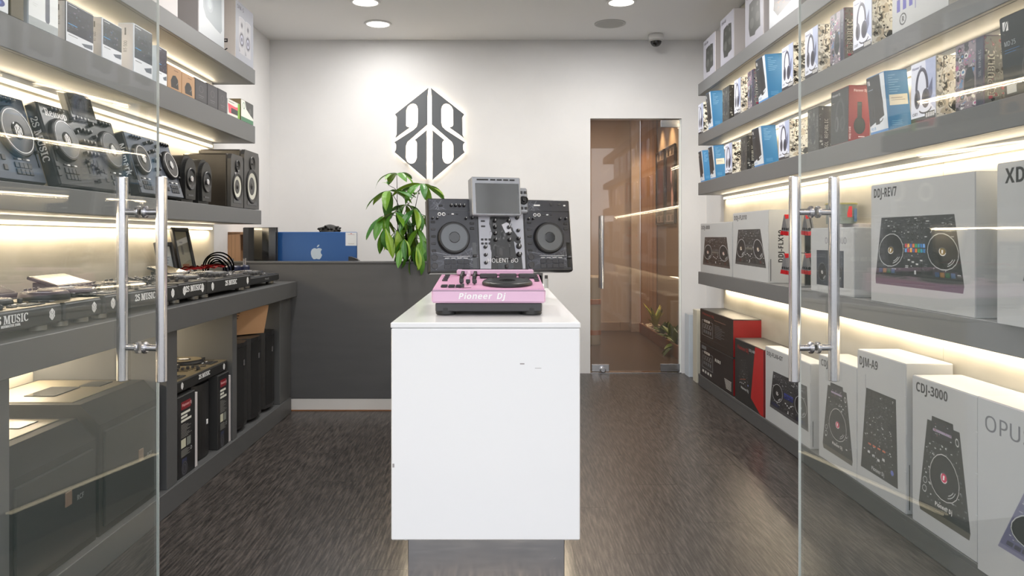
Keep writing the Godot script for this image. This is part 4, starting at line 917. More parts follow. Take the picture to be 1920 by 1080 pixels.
func right_goods() -> void:
	mat("blue_card", Color(0.24, 0.5, 0.71), 0.4); mat("navy_card", Color(0.12, 0.15, 0.18), 0.4); mat("red_card", Color(0.5, 0.08, 0.09), 0.4); mat("doodle_card", Color(0.7, 0.69, 0.66), 0.5); mat("dark_card", Color(0.18, 0.18, 0.18), 0.45); mat("plum_card", Color(0.4, 0.33, 0.42), 0.45)
	# [far column, near column, top row at near edge, depth, kind, label]; kind: w white, b blue, s dark sol, p pink sol, r red, n navy
	var kinds := {"w": ["hp_white", "comic0", "doodle_card", 0.0], "b": ["hp_dark", "blue0", "blue_card", 0.085], "k": ["hp_dark", "blue1", "blue_card", 0.085], "s": ["sol_front1", "sol_side1", "dark_card", 0.0], "p": ["sol_front0", "sol_side0", "plum_card", 0.0], "r": ["hp_black", "hp_red", "red_card", -0.01], "n": ["hp_navy", "", "navy_card", 0.07]}
	var row2 := [
		[1308, 1317, 191, 0.085, "w", "white doodled headphone carton at the far end of the second right shelf"], [1327, 1336, 171, 0.085, "b", "blue-sided headphone carton second from the far end of the second right shelf"],
		[1353, 1366, 159, 0.085, "s", "dark olive headphone carton between a blue and a white one on the second right shelf"], [1375, 1387, 144, 0.085, "w", "white headphone carton between the dark and the pink doodled carton on the second right shelf"],
		[1400, 1411, 129, 0.075, "p", "small pink and grey doodled carton left of the tall blue one, second right shelf"], [1421, 1439, 102, 0.1, "b", "tall blue sided headphone carton left of the glass edge on the second right shelf"],
		[1464, 1485, 78, 0.11, "w", "white headphone carton at the edge of the right glass door on the second right shelf"], [1507, 1531.5, 45, 0.1, "w", "white headphone carton just behind the right glass door on the second right shelf"],
		[1554, 1580, 14, 0.08, "p", "pink doodled headphone carton behind the glass on the second right shelf"], [1597, 1632, -20, 0.085, "w", "white headphone carton behind the glass, beside the white carton with purple lettering"]]
	var row3 := [
		[1312.6, 1320, 282, 0.06, "b", "narrow blue-sided headphone carton at the far end of the third right shelf"], [1331, 1341, 273, 0.075, "k", "small blue carton with a white sticker near the far end of the third right shelf"],
		[1358, 1371, 266, 0.085, "w", "small white headphone carton beside the small stickered blue one, third right shelf"], [1387, 1399, 254, 0.075, "s", "dark lettered headphone carton left of a tall blue one on the third right shelf"],
		[1413, 1431, 236, 0.085, "b", "tall blue-sided headphone carton on the third right shelf, left of the glass door edge"], [1458, 1478, 223, 0.1, "w", "white headphone carton at the edge of the right glass door on the third right shelf"],
		[1512, 1533, 199, 0.075, "s", "dark lettered headphone carton left of the red one on the third right shelf"], [1555, 1588, 160, 0.093, "r", "red-sided headphone carton with a dark front on the third right shelf"],
		[1630, 1664, 133, 0.09, "k", "blue headphone carton with white sticker, right of the red one, third right shelf"], [1705, 1752, 103, 0.075, "w", "large white headphone carton right of the large stickered blue one, third right shelf"],
		[1788, 1841, 66, 0.07, "p", "large pink and grey doodled headphone carton on the third right shelf"], [1880, 1962, 0, 0.08, "n", "dark navy headphone carton at the near end of the third right shelf"]]
	var n := 0
	for row in [[row2, 1.896], [row3, 1.532]]:
		for b in row[0]:
			var dn := zr(b[1]); var df := zr(b[0]); var top := hh(b[2], dn)
			var k = kinds[b[4]]; n += 1
			var side: String = k[1]
			if b[4] == "w" and n % 2: side = "comic1"
			carton("headphone_box", b[5], "headphone box", "headphone cartons on the right shelves", RX + 0.006, dn, df, row[1], minf(top - row[1], 0.268), b[3], k[0], side, k[2], k[3])
	var tall := carton("gadget_box", "white carton with purple lettering on the second right shelf behind the glass", "box", "", RX + 0.006, zr(1776), zr(1670), 1.896, 0.25, 0.14, "lettered", "", "white_card")
	# top shelf: white cartons of round-fronted speakers
	for b in [[1318, 1340, 58, "monitor0", "small white speaker carton at the far end of the topmost right shelf"], [1350, 1375, 15, "monitor1", "white speaker carton second from the far end of the topmost right shelf"], [1396, 1430, -42, "monitor0", "tall white speaker carton third from the far end of the topmost right shelf"], [1441, 1498, -70, "orange_art", "white carton with a dark and orange picture on the topmost right shelf"]]:
		var dn := zr(b[1]); carton("speaker_box", b[4], "speaker box", "white cartons on the topmost right shelf", RX + 0.004, dn, zr(b[0]), 2.28, minf(hh(b[2], dn) - 2.28, 0.45), 0.165, b[3], "", "lilac_card")
	# fourth shelf
	var c := carton("controller_box", "white controller carton at the far end of the lowest right shelf", "controller box", "white controller cartons", RX + 0.003, zr(1372), zr(1313), 0.861, 0.36, 0.18, "ddj800", "", "white_card")
	c = carton("controller_box", "white controller carton with lettering up its side, left of the right glass door edge", "controller box", "white controller cartons", RX + 0.003, zr(1440), zr(1373.5), 0.861, 0.412, 0.188, "flx10", "flx10_side", "white_card")
	big_tabs(c, 0.188, 0.412, zr(1373.5) - zr(1440), 1.0)
	c = carton("controller_box", "pale carton with a square dark all-in-one player, behind the right pull handles", "controller box", "white controller cartons", RX + 0.003, zr(1600), zr(1519.5), 0.861, 0.30, 0.12, "omnis", "", "white_card")
	c = carton("controller_box", "plain pale carton half hidden left of the widest controller carton", "controller box", "white controller cartons", RX + 0.13, 3.52, 3.735, 0.861, 0.32, 0.11, "", "", "lilac_card")
	c = carton("controller_box", "widest white controller carton with coloured pads in its picture, on the lowest right shelf", "controller box", "white controller cartons", RX + 0.003, zr(1827), zr(1632), 0.861, 0.466, 0.17, "rev7", "rev7_side", "white_card")
	c = carton("controller_box", "white controller carton at the near end of the lowest right shelf, cut by the frame", "controller box", "white controller cartons", RX - 0.02, 1.66, zr(1882), 0.861, 0.475, 0.19, "xdj", "", "white_card")
	accessory_stand()
	# cartons on the low plinth
	for k in 2:
		var q := carton("monitor_box", ["lower of two stacked black and red cartons at the right plinth's far end", "upper of two stacked black and red cartons at the right plinth's far end"][k], "speaker box", "stacked black and red speaker cartons", RX + 0.004, zr(1373), zr(1312), 0.09 + 0.25 * k, 0.247, 0.196, ["mon_carton2", "mon_carton"][k], "", "dark_card")
		part("red_panel", panel(0.19, 0.236), mat("red_card", Color.RED), q, Vector3(0, 0.123, (zr(1312) - zr(1373)) / 2))
	var rc := carton("controller_box", "black carton with a red wedge and red side on the right plinth", "controller box", "", RX + 0.004, zr(1431), zr(1377), 0.09, 0.385, 0.185, "red_carton", "", "dark_card")
	part("red_panel", panel(0.18, 0.38), M.red_card, rc, Vector3(0, 0.192, (zr(1377) - zr(1431)) / 2))
	var low := [["flx6", 1434, 1518, 683, 0.09, "white carton with blue pads pictured, on the plinth at the right glass door's edge"], ["cdj0", 1534, 1605, 690, 0.14, "white player carton behind the right pull handle, left of the mixer carton"], ["djm", 1606, 1697, 683, 0.175, "white carton with a tall mixer printed on it, on the right plinth"], ["cdj1", 1709, 1831, 744, 0.18, "white carton with a big round jog wheel printed, right of the mixer carton"]]
	for b in low:
		var dn := zr(b[2]); var df := zr(b[1]); var h := hh(b[3], dn) - 0.09
		var q := carton("player_box", b[5], "player box", "white cartons on the right plinth", RX + 0.004, dn, df, 0.09, h, b[4], b[0], "", "white_card")
		big_tabs(q, b[4], h, df - dn, 1.0)
	carton("player_box", "pale carton with a lilac four-deck unit printed on it, nearest on the right plinth", "player box", "white cartons on the right plinth", RX - 0.02, 1.62, 1.48 * 1450 / (1833 - 938.0), 0.09, 0.535, 0.19, "opus", "", "lilac_card")
	# flat cartons on the floor between the shelf end and the back wall
	var f := thing("flat_carton", "narrow pale blue carton standing on the floor by the back wall", "carton", P(1.55, 0, 6.26))
	part("body", bx(Vector3(0.08, 0.5, 0.14), 0.002), mat("ice_card", Color(0.74, 0.78, 0.82), 0.5), f, Vector3(0, 0.25, 0)); part("lid_flap", bx(Vector3(0.078, 0.002, 0.138), 0.0005), M.white_card, f, Vector3(0, 0.501, 0))
	f = thing("flat_carton", "tall narrow beige carton with black print on one side, between plinth end and back wall", "carton", P(1.585, 0, 6.0))
	part("body", bx(Vector3(0.15, 0.56, 0.12), 0.002), mat("beige_card", Color(0.72, 0.71, 0.66), 0.5), f, Vector3(0, 0.28, 0))
	part("black_print", panel(0.05, 0.5), mat("print_black", Color(0.1, 0.1, 0.12), 0.5), f, Vector3(-0.018, 0.26, 0.06)); part("blue_print", panel(0.05, 0.12), mat("print_blue", Color(0.12, 0.14, 0.35), 0.5), f, Vector3(-0.018, 0.25, 0.0607))
	for i in 5: part("white_mark", panel(0.03, 0.012), M.white_print, f, Vector3(-0.018, 0.08 + 0.1 * i, 0.0608))

func accessory_stand() -> void:
	# a slim display stand with hooks that hold fans of red-tipped blister packs, in front of the lettered carton
	var d := 4.0; var x := 1.565
	var s := thing("display_stand", "slim black display stand with wire hooks on the lowest right shelf", "display stand", P(x + 0.03, 0.861, d))
	part("post", bx(Vector3(0.03, 0.4, 0.012), 0.003), M.black, s, Vector3(0, 0.2, -0.012)); part("base", bx(Vector3(0.1, 0.008, 0.09), 0.002), M.black, s, Vector3(0, 0.004, 0))
	var first: Node3D = null
	for r in 2:
		for k in 2:
			var hx := -0.125 + 0.105 * k; var hy := 0.375 - 0.2 * r
			var g := MB.new(); g.tube(PackedVector3Array([Vector3(0, hy, -0.012), Vector3(hx * 0.8, hy + 0.006, 0.005), Vector3(hx, hy + 0.006, 0.06), Vector3(hx, hy + 0.016, 0.072)]), 0.0018, 6)
			part("hook", g.mesh(), M.steel, s)
			for j in 4:
				var at := s.position + Vector3(hx + 0.009 * (j - 1.5), hy - 0.104, 0.026 + 0.01 * j)
				var lab := "red-tipped blister pack, %s in the %s %s fan of the display stand" % [["first", "second", "third", "last"][j], ["upper", "lower"][r], ["outer", "inner"][k]]
				if first == null:
					first = thing("blister_pack", lab, "blister pack", at, 0, "blister packs on the hooked display stand")
					part("card", bx(Vector3(0.034, 0.1, 0.0012), 0.0004), mat("silver_card", Color(0.5, 0.5, 0.51), 0.4), first, Vector3(0, 0.05, 0))
					part("red_foot", bx(Vector3(0.036, 0.02, 0.003), 0.0008), mat("bright_red", Color(0.75, 0.1, 0.13), 0.4), first, Vector3(0, 0.008, 0))
					part("red_header", bx(Vector3(0.03, 0.02, 0.003), 0.0008), M.bright_red, first, Vector3(0, 0.094, 0)); part("dark_stripe", bx(Vector3(0.007, 0.072, 0.0026), 0.0008), M.charcoal, first, Vector3(0.006, 0.05, 0)); part("round_badge", cyl(0.008, 0.002, 14, 0.0004), M.black, first, Vector3(-0.007, 0.03, 0.0003), Vector3(PI / 2, 0, 0))
					first.rotation.z = 0.12 * (1.5 - j) * -1.0
				else:
					var c := copy_of(first, lab, at); c.rotation.z = 0.12 * (j - 1.5)
	var tub := thing("accessory_tub", "round clear tub of small parts standing on cartons behind the right pull handles", "tub", P(1.6, 1.182, 3.63))
	part("wall", lathe([Vector2(0.066, 0), Vector2(0.068, 0.09), Vector2(0.065, 0.09), Vector2(0.063, 0.002)], 30), mat("tub_wall", Color(0.42, 0.46, 0.44), 0.35), tub); part("rim", lathe([Vector2(0.066, 0.088), Vector2(0.071, 0.09), Vector2(0.071, 0.096), Vector2(0.066, 0.096), Vector2(0.066, 0.088)], 30), mat("olive_rim", Color(0.6, 0.58, 0.35), 0.4), tub); part("floor", cyl(0.064, 0.01, 30), M.charcoal, tub)
	part("red_label", panel(0.022, 0.05), M.bright_red, tub, Vector3(0.01, 0.055, 0.0665)); part("blue_label", panel(0.03, 0.06), mat("print_blue2", Color(0.3, 0.42, 0.6), 0.4), tub, Vector3(0.043, 0.04, 0.0525), Vector3(0, 0.7, 0))

func left_goods() -> void:
	mat("kraft_card", Color(0.63, 0.5, 0.38), 0.6); mat("olive_card", Color(0.3, 0.27, 0.18), 0.5); mat("slate_card", Color(0.2, 0.2, 0.22), 0.5); mat("ice_card", Color(0.74, 0.78, 0.82), 0.5)
	# topmost shelf
	carton("speaker_box", "white carton showing a pair of studio speakers, far end of the topmost left shelf", "speaker box", "white cartons on the topmost left shelf", LX - 0.004, zl(443), zl(476), 2.217, 0.36, 0.245, "studio_pair", "icons_side", "lilac_card")
	carton("speaker_box", "white carton with one grey-blue speaker printed on it, on the topmost left shelf", "speaker box", "white cartons on the topmost left shelf", LX - 0.002, zl(373), zl(421), 2.217, 0.36, 0.25, "monitor_grey", "", "lilac_card")
	carton("speaker_box", "plain bright white carton left of the grey-blue speaker carton on the topmost left shelf", "speaker box", "white cartons on the topmost left shelf", LX - 0.004, zl(250), zl(335), 2.217, 0.34, 0.24, "", "", "lilac_card")
	# second shelf: [near, far, top row, depth, front, side, card, label]
	for b in [[453, 476, 185, 0.2, "green_box", "", "olive_card", "grey and white box with green foot at the second left shelf's far end"], [428, 451, 184, 0.15, "pink_box", "", "white_card", "white, pink and green box second from the far end of the second left shelf"],
		[410, 426.5, 165, 0.13, "small_dark", "", "slate_card", "small dark grey box, farthest of three in a row on the second left shelf"], [390, 409.5, 155, 0.13, "small_dark", "", "slate_card", "small dark grey box, middle of three in a row on the second left shelf"], [367, 389.5, 145, 0.13, "small_dark", "", "slate_card", "small dark grey box next to the kraft boxes on the second left shelf"],
		[342, 366.5, 134, 0.15, "kraft", "", "kraft_card", "brown kraft headphone box touching the small dark boxes on the second left shelf"], [315.5, 341.5, 119, 0.15, "kraft", "", "kraft_card", "brown kraft headphone box nearer the glass door on the second left shelf"],
		[297, 314.5, 85, 0.15, "gear3", "", "ice_card", "narrow white and violet box at the left glass door edge on the second left shelf"], [252, 287, 43, 0.07, "gear2", "gear_side", "ice_card", "white and slate gear box behind the left glass, nearest its edge, second left shelf"],
		[193, 230, 32, 0.06, "gear1", "gear_side", "ice_card", "middle white and dark gear box behind the left glass, second left shelf"], [125, 177, 0, 0.05, "gear0", "gear_side", "slate_card", "large dark gear box with pale spine behind the left glass, second left shelf"],
		[55, 111, -60, 0.06, "mic_box", "", "ice_card", "white box with a grey microphone printed on it, second left shelf"], [22, 47, -60, 0.1, "", "", "olive_card", "dark brown box between two white boxes at the near end of the second left shelf"], [-40, 18, -60, 0.1, "blue_circle", "", "ice_card", "white box with a blue circle at the near end of the second left shelf"]]:
		var dn := zl(b[0]); carton("product_box", b[7], "box", "boxes on the second left shelf", LX - 0.004, dn, zl(b[1]), 1.848, minf(hh(b[2], dn) - 1.848, 0.25), b[3], b[4], b[5], b[6])
	# third shelf: monitor speakers
	studio_speaker("taller black studio speaker with pale cone at the third left shelf's end", zl(457.5, -1.57), zl(486, -1.57), 0.365)
	studio_speaker("black studio speaker with a pale cone, shorter one next to the round-front speakers", zl(432.5, -1.57), zl(456.5, -1.57), 0.315)
	round_speaker("small dark round-front speaker beside the studio speakers on the third left shelf", zl(379, -1.575), zl(404, -1.575), 0.245)
	round_speaker("small dark round-front speaker next to the leaning controllers on the third left shelf", zl(347, -1.575), zl(376, -1.575), 0.245)
	# picture frames leaning on the panelling above the counter
	frame("dark picture frame with a tan certificate leaning on the wall above the left counter", 4.47, 0.23, 0.345, "diploma")
	frame("lower dark picture frame with a white certificate, half hidden by the left pull handle", 4.22, 0.2, 0.26, "certificate")
	cables()
	# under the counter
	for k in 3:
		var d0: float = [3.97, 4.22, 4.475][k]
		var o := thing("speaker", "tall black speaker in the bay beside the desk, " + ["nearest of three", "middle of three", "farthest of three"][k], "speaker", P(-1.535, 0.098, d0 + 0.118), 0, "three black speakers under the counter")
		var g := MB.new(); var pr := PackedVector2Array()
		for q in [[-0.19, -0.11], [0.12, -0.118], [0.165, -0.09], [0.178, 0.0], [0.165, 0.09], [0.12, 0.118], [-0.19, 0.11]]: pr.append(Vector2(q[0], -q[1]))
		g.prism(pr, 0.02, 0.465, Basis(Vector3.RIGHT, Vector3(0, 0, -1), Vector3.UP))
		part("cabinet", g.mesh(), M.black, o); part("grille", grille_mesh(), M.black_matte, o)
		part("plinth_foot", bx(Vector3(0.3, 0.02, 0.2), 0.004), M.rubber, o, Vector3(-0.02, 0.01, 0))
		part("badge", bx(Vector3(0.003, 0.03, 0.018), 0.001), M.steel, o, Vector3(0.182, 0.36, 0)); part("top_handle", bx(Vector3(0.12, 0.006, 0.05), 0.002), M.black_matte, o, Vector3(-0.02, 0.466, 0))
	var cb := thing("cardboard_box", "brown cardboard box turned cornerwise on top of the tall black speakers under the counter", "box", P(-1.53, 0.569, 4.46), 0.78)
	var kb := MB.new()
	for i in 4:
		var a := PI / 2 * i
		var b0 := Basis(Vector3.UP, a)
		kb.quad(b0 * Vector3(-0.118, 0, 0.118), b0 * Vector3(0.118, 0, 0.118), b0 * Vector3(0.138, 0.16, 0.138), b0 * Vector3(-0.138, 0.16, 0.138))
		kb.quad(b0 * Vector3(0.115, 0.004, 0.115), b0 * Vector3(-0.115, 0.004, 0.115), b0 * Vector3(-0.135, 0.16, 0.135), b0 * Vector3(0.135, 0.16, 0.135))
		kb.quad(b0 * Vector3(-0.138, 0.16, 0.138), b0 * Vector3(0.138, 0.16, 0.138), b0 * Vector3(0.135, 0.16, 0.135), b0 * Vector3(-0.135, 0.16, 0.135))
	kb.box(Vector3(0, 0.003, 0), Vector3(0.234, 0.006, 0.234)); part("body", kb.mesh(), mat("cardboard", Color(0.66, 0.51, 0.37), 0.7), cb)
	for i in 2: part("flap", bx(Vector3(0.24, 0.003, 0.1), 0.001), M.cardboard, cb, Vector3(0, 0.155, (0.08 if i else -0.08)), Vector3(0.25 * (1 if i else -1), 0, 0))
	for i in 3: part("print_line", panel(0.05 - 0.01 * i, 0.006), mat("brown_ink", Color(0.3, 0.2, 0.12), 0.6), cb, Vector3(-0.06, 0.125 - 0.015 * i, 0.134 - 0.0015 * i), Vector3(-0.124, 0, 0))
	# middle bay: cartons, a speaker and a controller on top
	for k in 2:
		var q := carton("speaker_box", ["black printed speaker carton beside the divider in the middle bay, nearer the camera", "black printed speaker carton in the middle bay, right of the curved black speaker"][k], "speaker box", "black speaker cartons under the counter", -1.352, [3.24, 3.705][k], [3.425, 3.85][k], 0.098, [0.345, 0.355][k], 0.3, "spk_carton", "", "dark_card")
		part("pale_edge", bx(Vector3(0.012, 0.33, 0.028), 0.001), M.lilac_card, q, Vector3(-(-0.144), 0.166, -([0.185, 0.145][k]) / 2 - 0.014))
	var cs := thing("speaker", "curved black speaker between two printed black cartons in the middle bay under the counter", "speaker", P(-1.52, 0.098, 3.585))
	var g2 := MB.new(); var p2 := PackedVector2Array()
	for i in 13: p2.append(Vector2(0.105 + 0.045 * pow(sin(PI * i / 12), 0.6), 0.1 * cos(PI * i / 12)))
	p2.append(Vector2(-0.15, -0.098)); p2.append(Vector2(-0.15, 0.098)); p2.reverse()
	g2.prism(p2, 0.006, 0.345, Basis(Vector3.RIGHT, Vector3(0, 0, -1), Vector3.UP)); part("cabinet", g2.mesh(), M.black, cs)
	part("top_cap", bx(Vector3(0.26, 0.014, 0.18), 0.006), M.charcoal, cs, Vector3(-0.02, 0.346, 0)); part("badge", bx(Vector3(0.003, 0.022, 0.016), 0.001), M.white_print, cs, Vector3(0.1495, 0.16, -0.03)); part("foot", bx(Vector3(0.2, 0.008, 0.15), 0.002), M.rubber, cs, Vector3(0, 0.004, 0))
	# near bay behind the glass: two big loudspeakers
	for k in 2:
		var d0: float = [2.14, 2.63][k]; var dd: float = [0.47, 0.47][k]; var h: float = [0.41, 0.45][k]
		var o := thing("loudspeaker", ["large black loudspeaker with a square badge, nearest under the left counter", "large black loudspeaker with a recessed top handle, second nearest under the left counter"][k], "loudspeaker", P(-1.6, 0.098, d0 + dd / 2))
		var g := MB.new(); var pr := PackedVector2Array()
		for q in [[-0.25, 0.0], [0.235, 0.0], [0.235, h - 0.07], [0.17, h], [-0.25, h]]: pr.append(Vector2(q[0], q[1]))
		g.prism(pr, -dd / 2, dd / 2); part("cabinet", g.mesh(), M.black_matte, o)
		part("grille", bx(Vector3(0.012, h - 0.12, dd - 0.05), 0.004), mat("grille_black", Color(0.07, 0.07, 0.07), 0.9), o, Vector3(0.238, h / 2 - 0.035, 0))
		part("badge", bx(Vector3(0.004, 0.045, 0.036), 0.001), mat("badge_tan", Color(0.5, 0.42, 0.36), 0.4, 0.4), o, Vector3(0.246, 0.2, -0.05))
		part("lettering", words("RCF", 0.016, 0.001), mat("grey_ink", Color(0.4, 0.4, 0.4), 0.5), o, Vector3(0.2455, 0.185, -0.12), Vector3(0, PI / 2, 0))
		part("top_plate", bx(Vector3(0.36, 0.004, dd - 0.06), 0.002), mat("tan_plate", Color(0.36, 0.33, 0.26), 0.5), o, Vector3(-0.05, h + 0.001, 0))
		part("handle_recess", bx(Vector3(0.11, 0.004, 0.17), 0.001), M.black_gloss, o, Vector3(-0.04, h + 0.004, 0.06 - 0.03 * k)); part("pole_plate", bx(Vector3(0.08, 0.004, 0.1), 0.001), M.black, o, Vector3(0.04, h + 0.004, -0.12))
		for f in 4: part("foot", cyl(0.018, 0.006, 12), M.rubber, o, Vector3(-0.2 + 0.36 * (f % 2), -0.001, (-0.18 if f < 2 else 0.18)))

func grille_mesh() -> ArrayMesh:
	if not meshes.has("grille"):
		var g := MB.new(); var pr := PackedVector2Array()
		for q in [[0.128, -0.104], [0.168, -0.08], [0.181, 0.0], [0.168, 0.08], [0.128, 0.104], [0.12, 0.1], [0.12, -0.1]]: pr.append(Vector2(q[0], -q[1]))
		g.prism(pr, 0.04, 0.44, Basis(Vector3.RIGHT, Vector3(0, 0, -1), Vector3.UP)); meshes["grille"] = g.mesh()
	return meshes["grille"]

func driver(n: String, o: Node3D, at: Vector3, r: float, cone: Material, squash := 1.0) -> void:   # a speaker cone facing local +z
	var d := part(n, lathe([Vector2(r * 1.12, -0.001), Vector2(r * 1.12, 0.003), Vector2(r * 1.05, 0.006), Vector2(r, 0.005), Vector2(r * 0.86, 0.001), Vector2(r * 0.84, -0.001)], 32), M.black, o, at, Vector3(PI / 2, 0, 0))
	part("cone", lathe([Vector2(r * 0.85, 0.0005), Vector2(r * 0.24, -0.005), Vector2(r * 0.2, -0.005)], 32), cone, d)
	part("dust_cap", lathe([Vector2(r * 0.24, -0.004), Vector2(r * 0.17, 0.001), Vector2(r * 0.08, 0.004), Vector2(0, 0.005)], 24), M.black, d)

func studio_speaker(label: String, d0: float, d1: float, h: float) -> void:
	var w := d1 - d0
	var o := thing("studio_speaker", label, "speaker", P(-1.57 - 0.14, 1.295, (d0 + d1) / 2), PI / 2, "black studio speakers with pale cones")
	part("cabinet", bx(Vector3(w - 0.006, h, 0.26), 0.008), mat("cabinet_brown", Color(0.13, 0.115, 0.1), 0.35), o, Vector3(0, h / 2, -0.012))
	var g := MB.new(); var pr := PackedVector2Array()
	var c := 0.03
	for q in [[-w / 2 + 0.004, 0.004], [w / 2 - 0.004, 0.004], [w / 2 - 0.004, h - c], [w / 2 - c * 0.7, h], [-w / 2 + c * 0.7, h], [-w / 2 + 0.004, h - c]]: pr.append(Vector2(q[0], q[1]))
	g.prism(pr, 0.118, 0.14); part("baffle", g.mesh(), mat("baffle_grey", Color(0.2, 0.2, 0.2), 0.4), o)
	driver("woofer", o, Vector3(0, h * 0.4, 0.142), w * 0.33, mat("cone_pale", Color(0.72, 0.72, 0.68), 0.5))
	driver("tweeter", o, Vector3(0, h * 0.79, 0.142), w * 0.14, M.black)
	part("port_slot", bx(Vector3(w * 0.62, 0.026, 0.004), 0.001), M.black_gloss, o, Vector3(0, 0.04, 0.14)); part("power_light", cyl(0.006, 0.003, 12), M.steel, o, Vector3(0.01, h * 0.66, 0.14), Vector3(PI / 2, 0, 0)); part("badge", bx(Vector3(0.03, 0.008, 0.002), 0.0005), M.steel, o, Vector3(-0.03, h * 0.65, 0.141))

func round_speaker(label: String, d0: float, d1: float, h: float) -> void:
	var w := minf(d1 - d0, 0.17)
	var o := thing("round_speaker", label, "speaker", P(-1.575 - 0.08, 1.295, (d0 + d1) / 2), PI / 2, "two small round-front speakers")
	var g := MB.new(); var pr := PackedVector2Array()
	for i in 17:   # egg-shaped front outline
		var a := PI * i / 16.0
		pr.append(Vector2(w / 2 * cos(a), h * 0.62 + h * 0.38 * sin(a)))
	pr.append(Vector2(-w * 0.42, 0.004)); pr.append(Vector2(w * 0.42, 0.004))
	g.prism(pr, -0.1, 0.05); part("cabinet", g.mesh(), mat("cabinet_dark", Color(0.1, 0.1, 0.1), 0.45), o)
	var q := MB.new(); var p2 := PackedVector2Array()
	for p in pr: p2.append(Vector2(p.x * 0.86, (p.y - h / 2) * 0.88 + h / 2))
	q.prism(p2, 0.05, 0.068); part("front_bulge", q.mesh(), M.cabinet_dark, o)
	driver("woofer", o, Vector3(0, h * 0.5, 0.07), w * 0.3, M.charcoal)
	part("tweeter", cyl(w * 0.09, 0.006, 18, 0.002), M.steel, o, Vector3(0, h * 0.5, 0.072), Vector3(PI / 2, 0, 0)); part("port_slot", bx(Vector3(w * 0.4, 0.01, 0.003), 0.001), M.black_gloss, o, Vector3(0, h * 0.16, 0.068))

func frame(label: String, d: float, w: float, h: float, t: String) -> void:
	var o := thing("framed_certificate", label, "picture frame", P(-1.79, 0.837, d), PI / 2); o.rotation.x = 0.0
	o.basis = Basis(Vector3.UP, PI / 2) * Basis(Vector3.RIGHT, -0.2)
	for s in [-1.0, 1.0]:
		part("frame_rail", bx(Vector3(0.024, h, 0.02), 0.003), M.black, o, Vector3(s * (w / 2 - 0.012), h / 2, 0)); part("frame_rail", bx(Vector3(w - 0.05, 0.024, 0.02), 0.003), M.black, o, Vector3(0, h / 2 + s * (h / 2 - 0.012), 0))
	part("certificate", panel(w - 0.046, h - 0.046, 0.002), tmat("print_" + t, T[t], 0.5), o, Vector3(0, h / 2, -0.004))
	part("backing", bx(Vector3(w - 0.01, h - 0.01, 0.004), 0.0), mat("hardboard", Color(0.3, 0.22, 0.15), 0.7), o, Vector3(0, h / 2, -0.008)); part("glazing", bx(Vector3(w - 0.046, h - 0.046, 0.002), 0.0), M.glass, o, Vector3(0, h / 2, 0.003))

func cables() -> void:
	var z := 4.55
	for k in 5:   # looping black leads on the counter
		var c := P(-1.71 - 0.008 * k, 0.92, 4.66 + 0.03 * k); var r := 0.06 + 0.009 * k
		var path := PackedVector3Array()
		for i in 22:
			var a := -0.5 + (PI + 1.0) * i / 21.0
			path.append(c + Vector3(-r * cos(a) * 0.9, r * sin(a) * (0.9 + 0.05 * k), -0.03 * sin(a * 1.5 + k)))
		path.append(c + Vector3(r * 1.0, -0.078, 0.02 * k)); path.insert(0, c + Vector3(-r * 1.1, -0.078, 0.01 * k))
		var g := MB.new(); g.tube(path, 0.0045, 6)
		var o := thing("cable", ["smallest black lead loop, first of the tangle on the left counter", "second smallest black lead loop in the tangle on the left counter", "middle black lead loop in the tangle on the left counter", "second largest black lead loop in the tangle on the left counter", "largest black lead loop, nearest the black monitor, on the left counter"][k], "cable", Vector3.ZERO, 0, "black leads on the counter"); part("lead", g.mesh(), M.rubber, o)
	var rp := PackedVector3Array()
	for i in 40: rp.append(P(-1.63 - 0.05 * sin(i * 0.9), 0.955 + 0.008 * sin(i * 1.7), 4.05 + 0.011 * i + 0.05 * cos(i * 0.8)))
	var rg := MB.new(); rg.tube(rp, 0.0042, 6); var ro := thing("cable", "thin red lead in loose coils behind the decks on the left counter", "cable"); part("lead", rg.mesh(), mat("cable_red", Color(0.75, 0.16, 0.17), 0.5), ro)
	for k in 2:
		var b := thing("cable_adapter", ["dark blue round plug block under the looping black leads", "smaller dark blue plug block beside the black monitor"][k], "adapter", P(-1.685 + 0.055 * k, 0.837, 4.85 + 0.085 * k))
		part("body", cyl([0.055, 0.03][k], 0.105, 24, 0.008), mat("navy_plastic", Color(0.08, 0.11, 0.22), 0.4), b); part("collar", cyl([0.057, 0.032][k], 0.016, 24, 0.003), mat("blue_band", Color(0.12, 0.2, 0.42), 0.4), b, Vector3(0, 0.04, 0)); part("plug", bx(Vector3(0.02, 0.05, 0.02), 0.003), M.steel, b, Vector3(0, 0.125, 0))

# ---------------------------------------------------------------- controllers, players and mixers
func deck_body(label: String, cat: String, W: float, H: float, D: float, body: Material, top: Material, feet := true) -> Node3D:
	var o := thing({"controller": "dj_controller", "player": "media_player", "mixer": "dj_mixer"}[cat], label, cat)
	part("body", bx(Vector3(W, H, D), 0.006), body, o, Vector3(0, H / 2, 0))
	part("top_plate", bx(Vector3(W - 0.008, 0.003, D - 0.008), 0.001), top, o, Vector3(0, H + 0.0005, 0))
	if feet:
		for x in [-1, 1]:
			for z in [-1, 1]: part("foot", lathe([Vector2(0, -0.02), Vector2(0.02, -0.02), Vector2(0.024, -0.017), Vector2(0.024, 0.0), Vector2(0, 0.0)], 20), M.foot_grey, o, Vector3(x * (W / 2 - 0.05), 0, z * (D / 2 - 0.045)))
	o.set_meta("h", H)
	return o

func top_y(o: Node3D, z: float) -> float:   # height of the top plate at that depth; some tops slope up to the rear
	return o.get_meta("h") + o.get_meta("slope", 0.0) * (o.get_meta("front", 0.0) - z)

